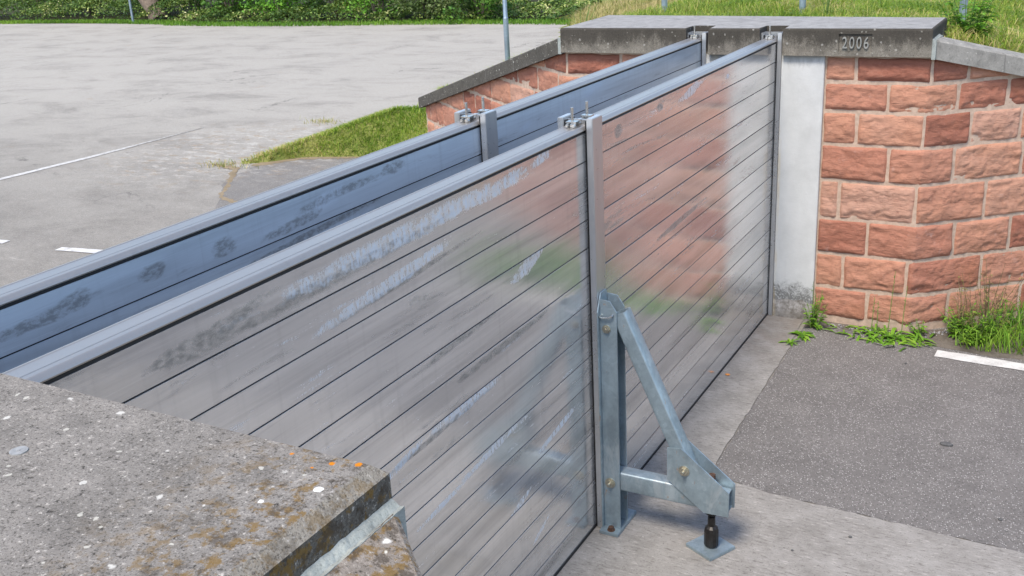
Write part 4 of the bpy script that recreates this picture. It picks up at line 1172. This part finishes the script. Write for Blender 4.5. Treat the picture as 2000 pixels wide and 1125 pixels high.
# dandelion mat with two tall stems
T = thing('weed_mat', (1.02, -.17, 0), 'spreading weed mat with two tall flower stems under the sandstone corner', 'weed')
P0, D, LL, W = [], [], [], []
for k in range(150):
    x = random.gauss(1.0, .16); y = min(-.07, random.gauss(-.165, .07)); a = random.uniform(0, 6.28); l = random.uniform(.06, .16)
    P0.append((x, y, .004)); D.append((math.cos(a), math.sin(a) - .25, random.uniform(.1, .7))); LL.append(l); W.append(l * random.uniform(.14, .26))
weed_leaves(P0, D, LL, W, WEED, 'foliage', T, .4)
st = MB()
for x, h, dx in ((.985, .53, .02), (1.085, .42, .015), (.86, .30, .005), (.90, .27, -.005)):
    st.tube([(x, -.12, 0), (x + dx * .4, -.11, h * .5), (x + dx, -.10, h)], [.0038, .003, .0018], 6)
    for k in range(4): st.tube([(x + dx * (.5 + .1 * k), -.107, h * (.6 + .1 * k)), (x + dx * (.5 + .1 * k) + random.uniform(-.015, .015), -.11, h * (.64 + .1 * k))], [.003, .0015], 5)
st.build('flower_stem', GSTEM, T)
# overgrown clump at the right frame edge
T = thing('grass_clump', (1.85, .05, 0), 'overgrown clump of bright long grass against the right wing wall', 'grass clump')
P = []
while len(P) < 1700:
    x = random.uniform(1.42, 2.9); yl = (x - XR) * .839 - .10
    y = random.uniform(-.20 + (x - 1.6) * .10, min(yl, .55))
    d = (x - 1.42) / .5
    if random.random() < min(1, d) and y < yl: P.append((x, y, 0))
P = np.array(P); hh = rng.uniform(.08, .31, len(P)) * np.clip((P[:, 0] - 1.30) / .5, .35, 1)
blades('foliage', P, hh, rng.uniform(.005, .010, len(P)), GRASSD, 1.15, tone_at(P, .1, 1, 3), T, .5)
T = thing('dry_weed', (1.66, .16, 0), 'brown withered weed with thin stalks beside the bright grass clump', 'weed')
b = MB(); P0, D, LL, W = [], [], [], []
for k in range(34):
    x = random.gauss(1.64, .10); y = min((x - XR) * .839 - .12, random.gauss(.13, .06)); h = random.uniform(.2, .62)
    dx, dy = random.gauss(0, .10), random.gauss(0, .04)
    b.tube([(x, y, 0), (x + dx * .4, y + dy * .4, h * .5), (x + dx, y + dy, h)], [.0035, .0028, .0012], 5)
    for j in range(5):
        u = random.uniform(.3, 1); a = random.uniform(0, 6.28)
        P0.append((x + dx * u, y + dy * u, h * u)); D.append((math.cos(a), math.sin(a), .3)); LL.append(random.uniform(.02, .05)); W.append(.012)
b.build('stalk', STEM, T)
weed_leaves(P0, D, LL, W, mat_leaf('withered leaf', [(0, (.12, .09, .035)), (.6, (.20, .17, .06)), (1, (.26, .27, .07))]), 'foliage', T, .5)
tall_weed(1.52, .08, .26, 26, 10, .085, 'low broad-leaved weed left of the bright grass clump', spread=.24, name='leafy_weed')
tall_weed(1.72, .10, .34, 24, 10, .08, 'taller broad-leaved weed in the middle of the bright grass clump', spread=.2, name='leafy_weed')
tall_weed(1.60, -.04, .15, 18, 8, .075, 'low leafy weed in front of the brown withered weed', spread=.2, name='leafy_weed')
tall_weed(1.22, -.03, .16, 6, 6, .07, 'small weed sprout at the foot of the sandstone corner', spread=.14, name='weed_sprout')
tall_weed(1.98, .30, .70, 3, 9, .035, 'tall thin weed stalk rising out of the bright grass clump', spread=.08, name='stalk_weed')
tall_weed(1.25, .90, .50, 30, 10, .15, 'bushy green weed wrapped round the post at the coping end', SHR[2], .26, 2.14, 'bindweed')
tall_weed(-.02, 1.7, .42, 8, 10, .04, 'dark seeding weed standing behind the coping above the number', SHR[0], .05, 2.2, 'dock_weed')
tall_weed(-1.95, .55, .40, 9, 8, .05, 'thin weed at the left end of the far coping', SHR[3], .16, 2.15, 'stalk_weed')
for q in (0, 1):
    T = thing('dry_tuft', [(-9.75, 6.25, 0), (-9.05, 3.0, 0)][q], ['small dry grass tuft alone on the parking lot', 'dry grass tuft in the asphalt crack beside the grass'][q], 'grass tuft')
    c = world_loc(T); P = np.stack([rng.normal(c.x, .22, 160), rng.normal(c.y, .12, 160), np.full(160, -.01)], 1)
    blades('foliage', P, rng.uniform(.03, .10, 160), .008, DRYGRASS, 1.2, None, T)

# ------------------------------------------------------------------ litter
b = MB(); b.loft([[(.062 + r * math.cos(a) * 1.2, -1.303 + r * math.sin(a), z) for a in (2 * math.pi * k / 9 for k in range(9))] for z, r in ((-.001, .012), (.004, .016), (.006, .010))])
tag(b.build('fallen_leaf', LEAFO), 'small orange fallen leaf on the concrete beside the barrier', 'leaf')
b = MB(); b.loft([[(1.626 + r * math.cos(a) * 1.5, -1.782 + r * math.sin(a) * .8, z) for a in (2 * math.pi * k / 11 for k in range(11))] for z, r in ((-.004, .026), (.006, .027), (.013, .018))])
tag(b.build('flat_stone', STONEG, None, True), 'flat dark stone lying on the dark asphalt', 'stone')
for k, (x, y, r) in enumerate(((1.30, -3.05, .008), (2.0, -2.55, .009), (1.05, -3.3, .006), (1.2, -.62, .007))):
    b = MB(); b.loft([[(x + q * math.cos(a) * 1.2, y + q * math.sin(a), z) for a in (2 * math.pi * j / 8 for j in range(8))] for z, q in ((-.004, r), (r * .5, r * 1.05), (r * .9, r * .6))])
    tag(b.build('pebble', STONEG, None, True), ('tiny dark pebble on the concrete right of the foot plate', 'tiny dark pebble on the asphalt near the bottom right edge', 'smallest pebble on the concrete near the foot plate', 'tiny pebble on the asphalt below the weed mat')[k], 'pebble', 'dark pebbles on the ground')
def pebble(x, y, r):
    bm = bmesh.new(); bmesh.ops.create_icosphere(bm, subdivisions=2, radius=r)
    for v in bm.verts:
        v.co *= 1 + .35 * noise.noise(v.co * (1.2 / r) + Vector((x * 9, y * 9, 0))); v.co.z *= .6
        v.co += Vector((x, y, r * .3))
    m = MB(); m.bm.free(); m.bm = bm
    return m
b = MB()
peb = bmesh.new()
for k in range(170):
    x = random.uniform(.5, 1.6); y = (-.035 if x < 1.12 else (x - 1.12) * .8 - .05) - abs(random.gauss(0, .05)) - .01; r = random.uniform(.003, .010)
    v0 = len(peb.verts); bmesh.ops.create_icosphere(peb, subdivisions=1, radius=r, matrix=Matrix.Translation((x, y, r * .3)))
me = bpy.data.meshes.new('gravel'); peb.to_mesh(me); peb.free(); me.materials.append(mat_plain('gravel', (.25, .24, .24), .9, 0, .6, 40, .3))
tag(link('gravel', me), 'loose grey gravel along the foot of the sandstone wall', 'gravel', kind='stuff')

# ------------------------------------------------------------------ light
SUN_EL, SUN_AZ = 58, 184      # azimuth measured from +y clockwise: behind and slightly left of the camera
w = bpy.data.worlds.new('World'); SC.world = w; w.use_nodes = True
nt = w.node_tree; bg = nt.nodes['Background']
sky = nt.nodes.new('ShaderNodeTexSky'); sky.sky_type = 'NISHITA'; sky.sun_disc = False
sky.sun_elevation = rad(SUN_EL); sky.sun_rotation = rad(SUN_AZ); sky.air_density = 1.0; sky.dust_density = 1.3; sky.ozone_density = 1.0
nt.links.new(sky.outputs[0], bg.inputs[0]); bg.inputs[1].default_value = .105
s = bpy.data.lights.new('sun', 'SUN'); s.energy = 1.5; s.angle = rad(16); s.color = (1, .91, .79)
so = bpy.data.objects.new('sun', s); COL.objects.link(so)
dv = Vector((math.sin(rad(SUN_AZ)) * math.cos(rad(SUN_EL)), math.cos(rad(SUN_AZ)) * math.cos(rad(SUN_EL)), math.sin(rad(SUN_EL))))
so.rotation_euler = dv.to_track_quat('Z', 'Y').to_euler(); so.location = dv * 40
SC.view_settings.view_transform = 'Standard'; SC.view_settings.look = 'None'; SC.view_settings.exposure = 1.5; SC.view_settings.gamma = 1
SC.cycles.max_bounces = 8; SC.cycles.glossy_bounces = 5; SC.cycles.use_denoising = True
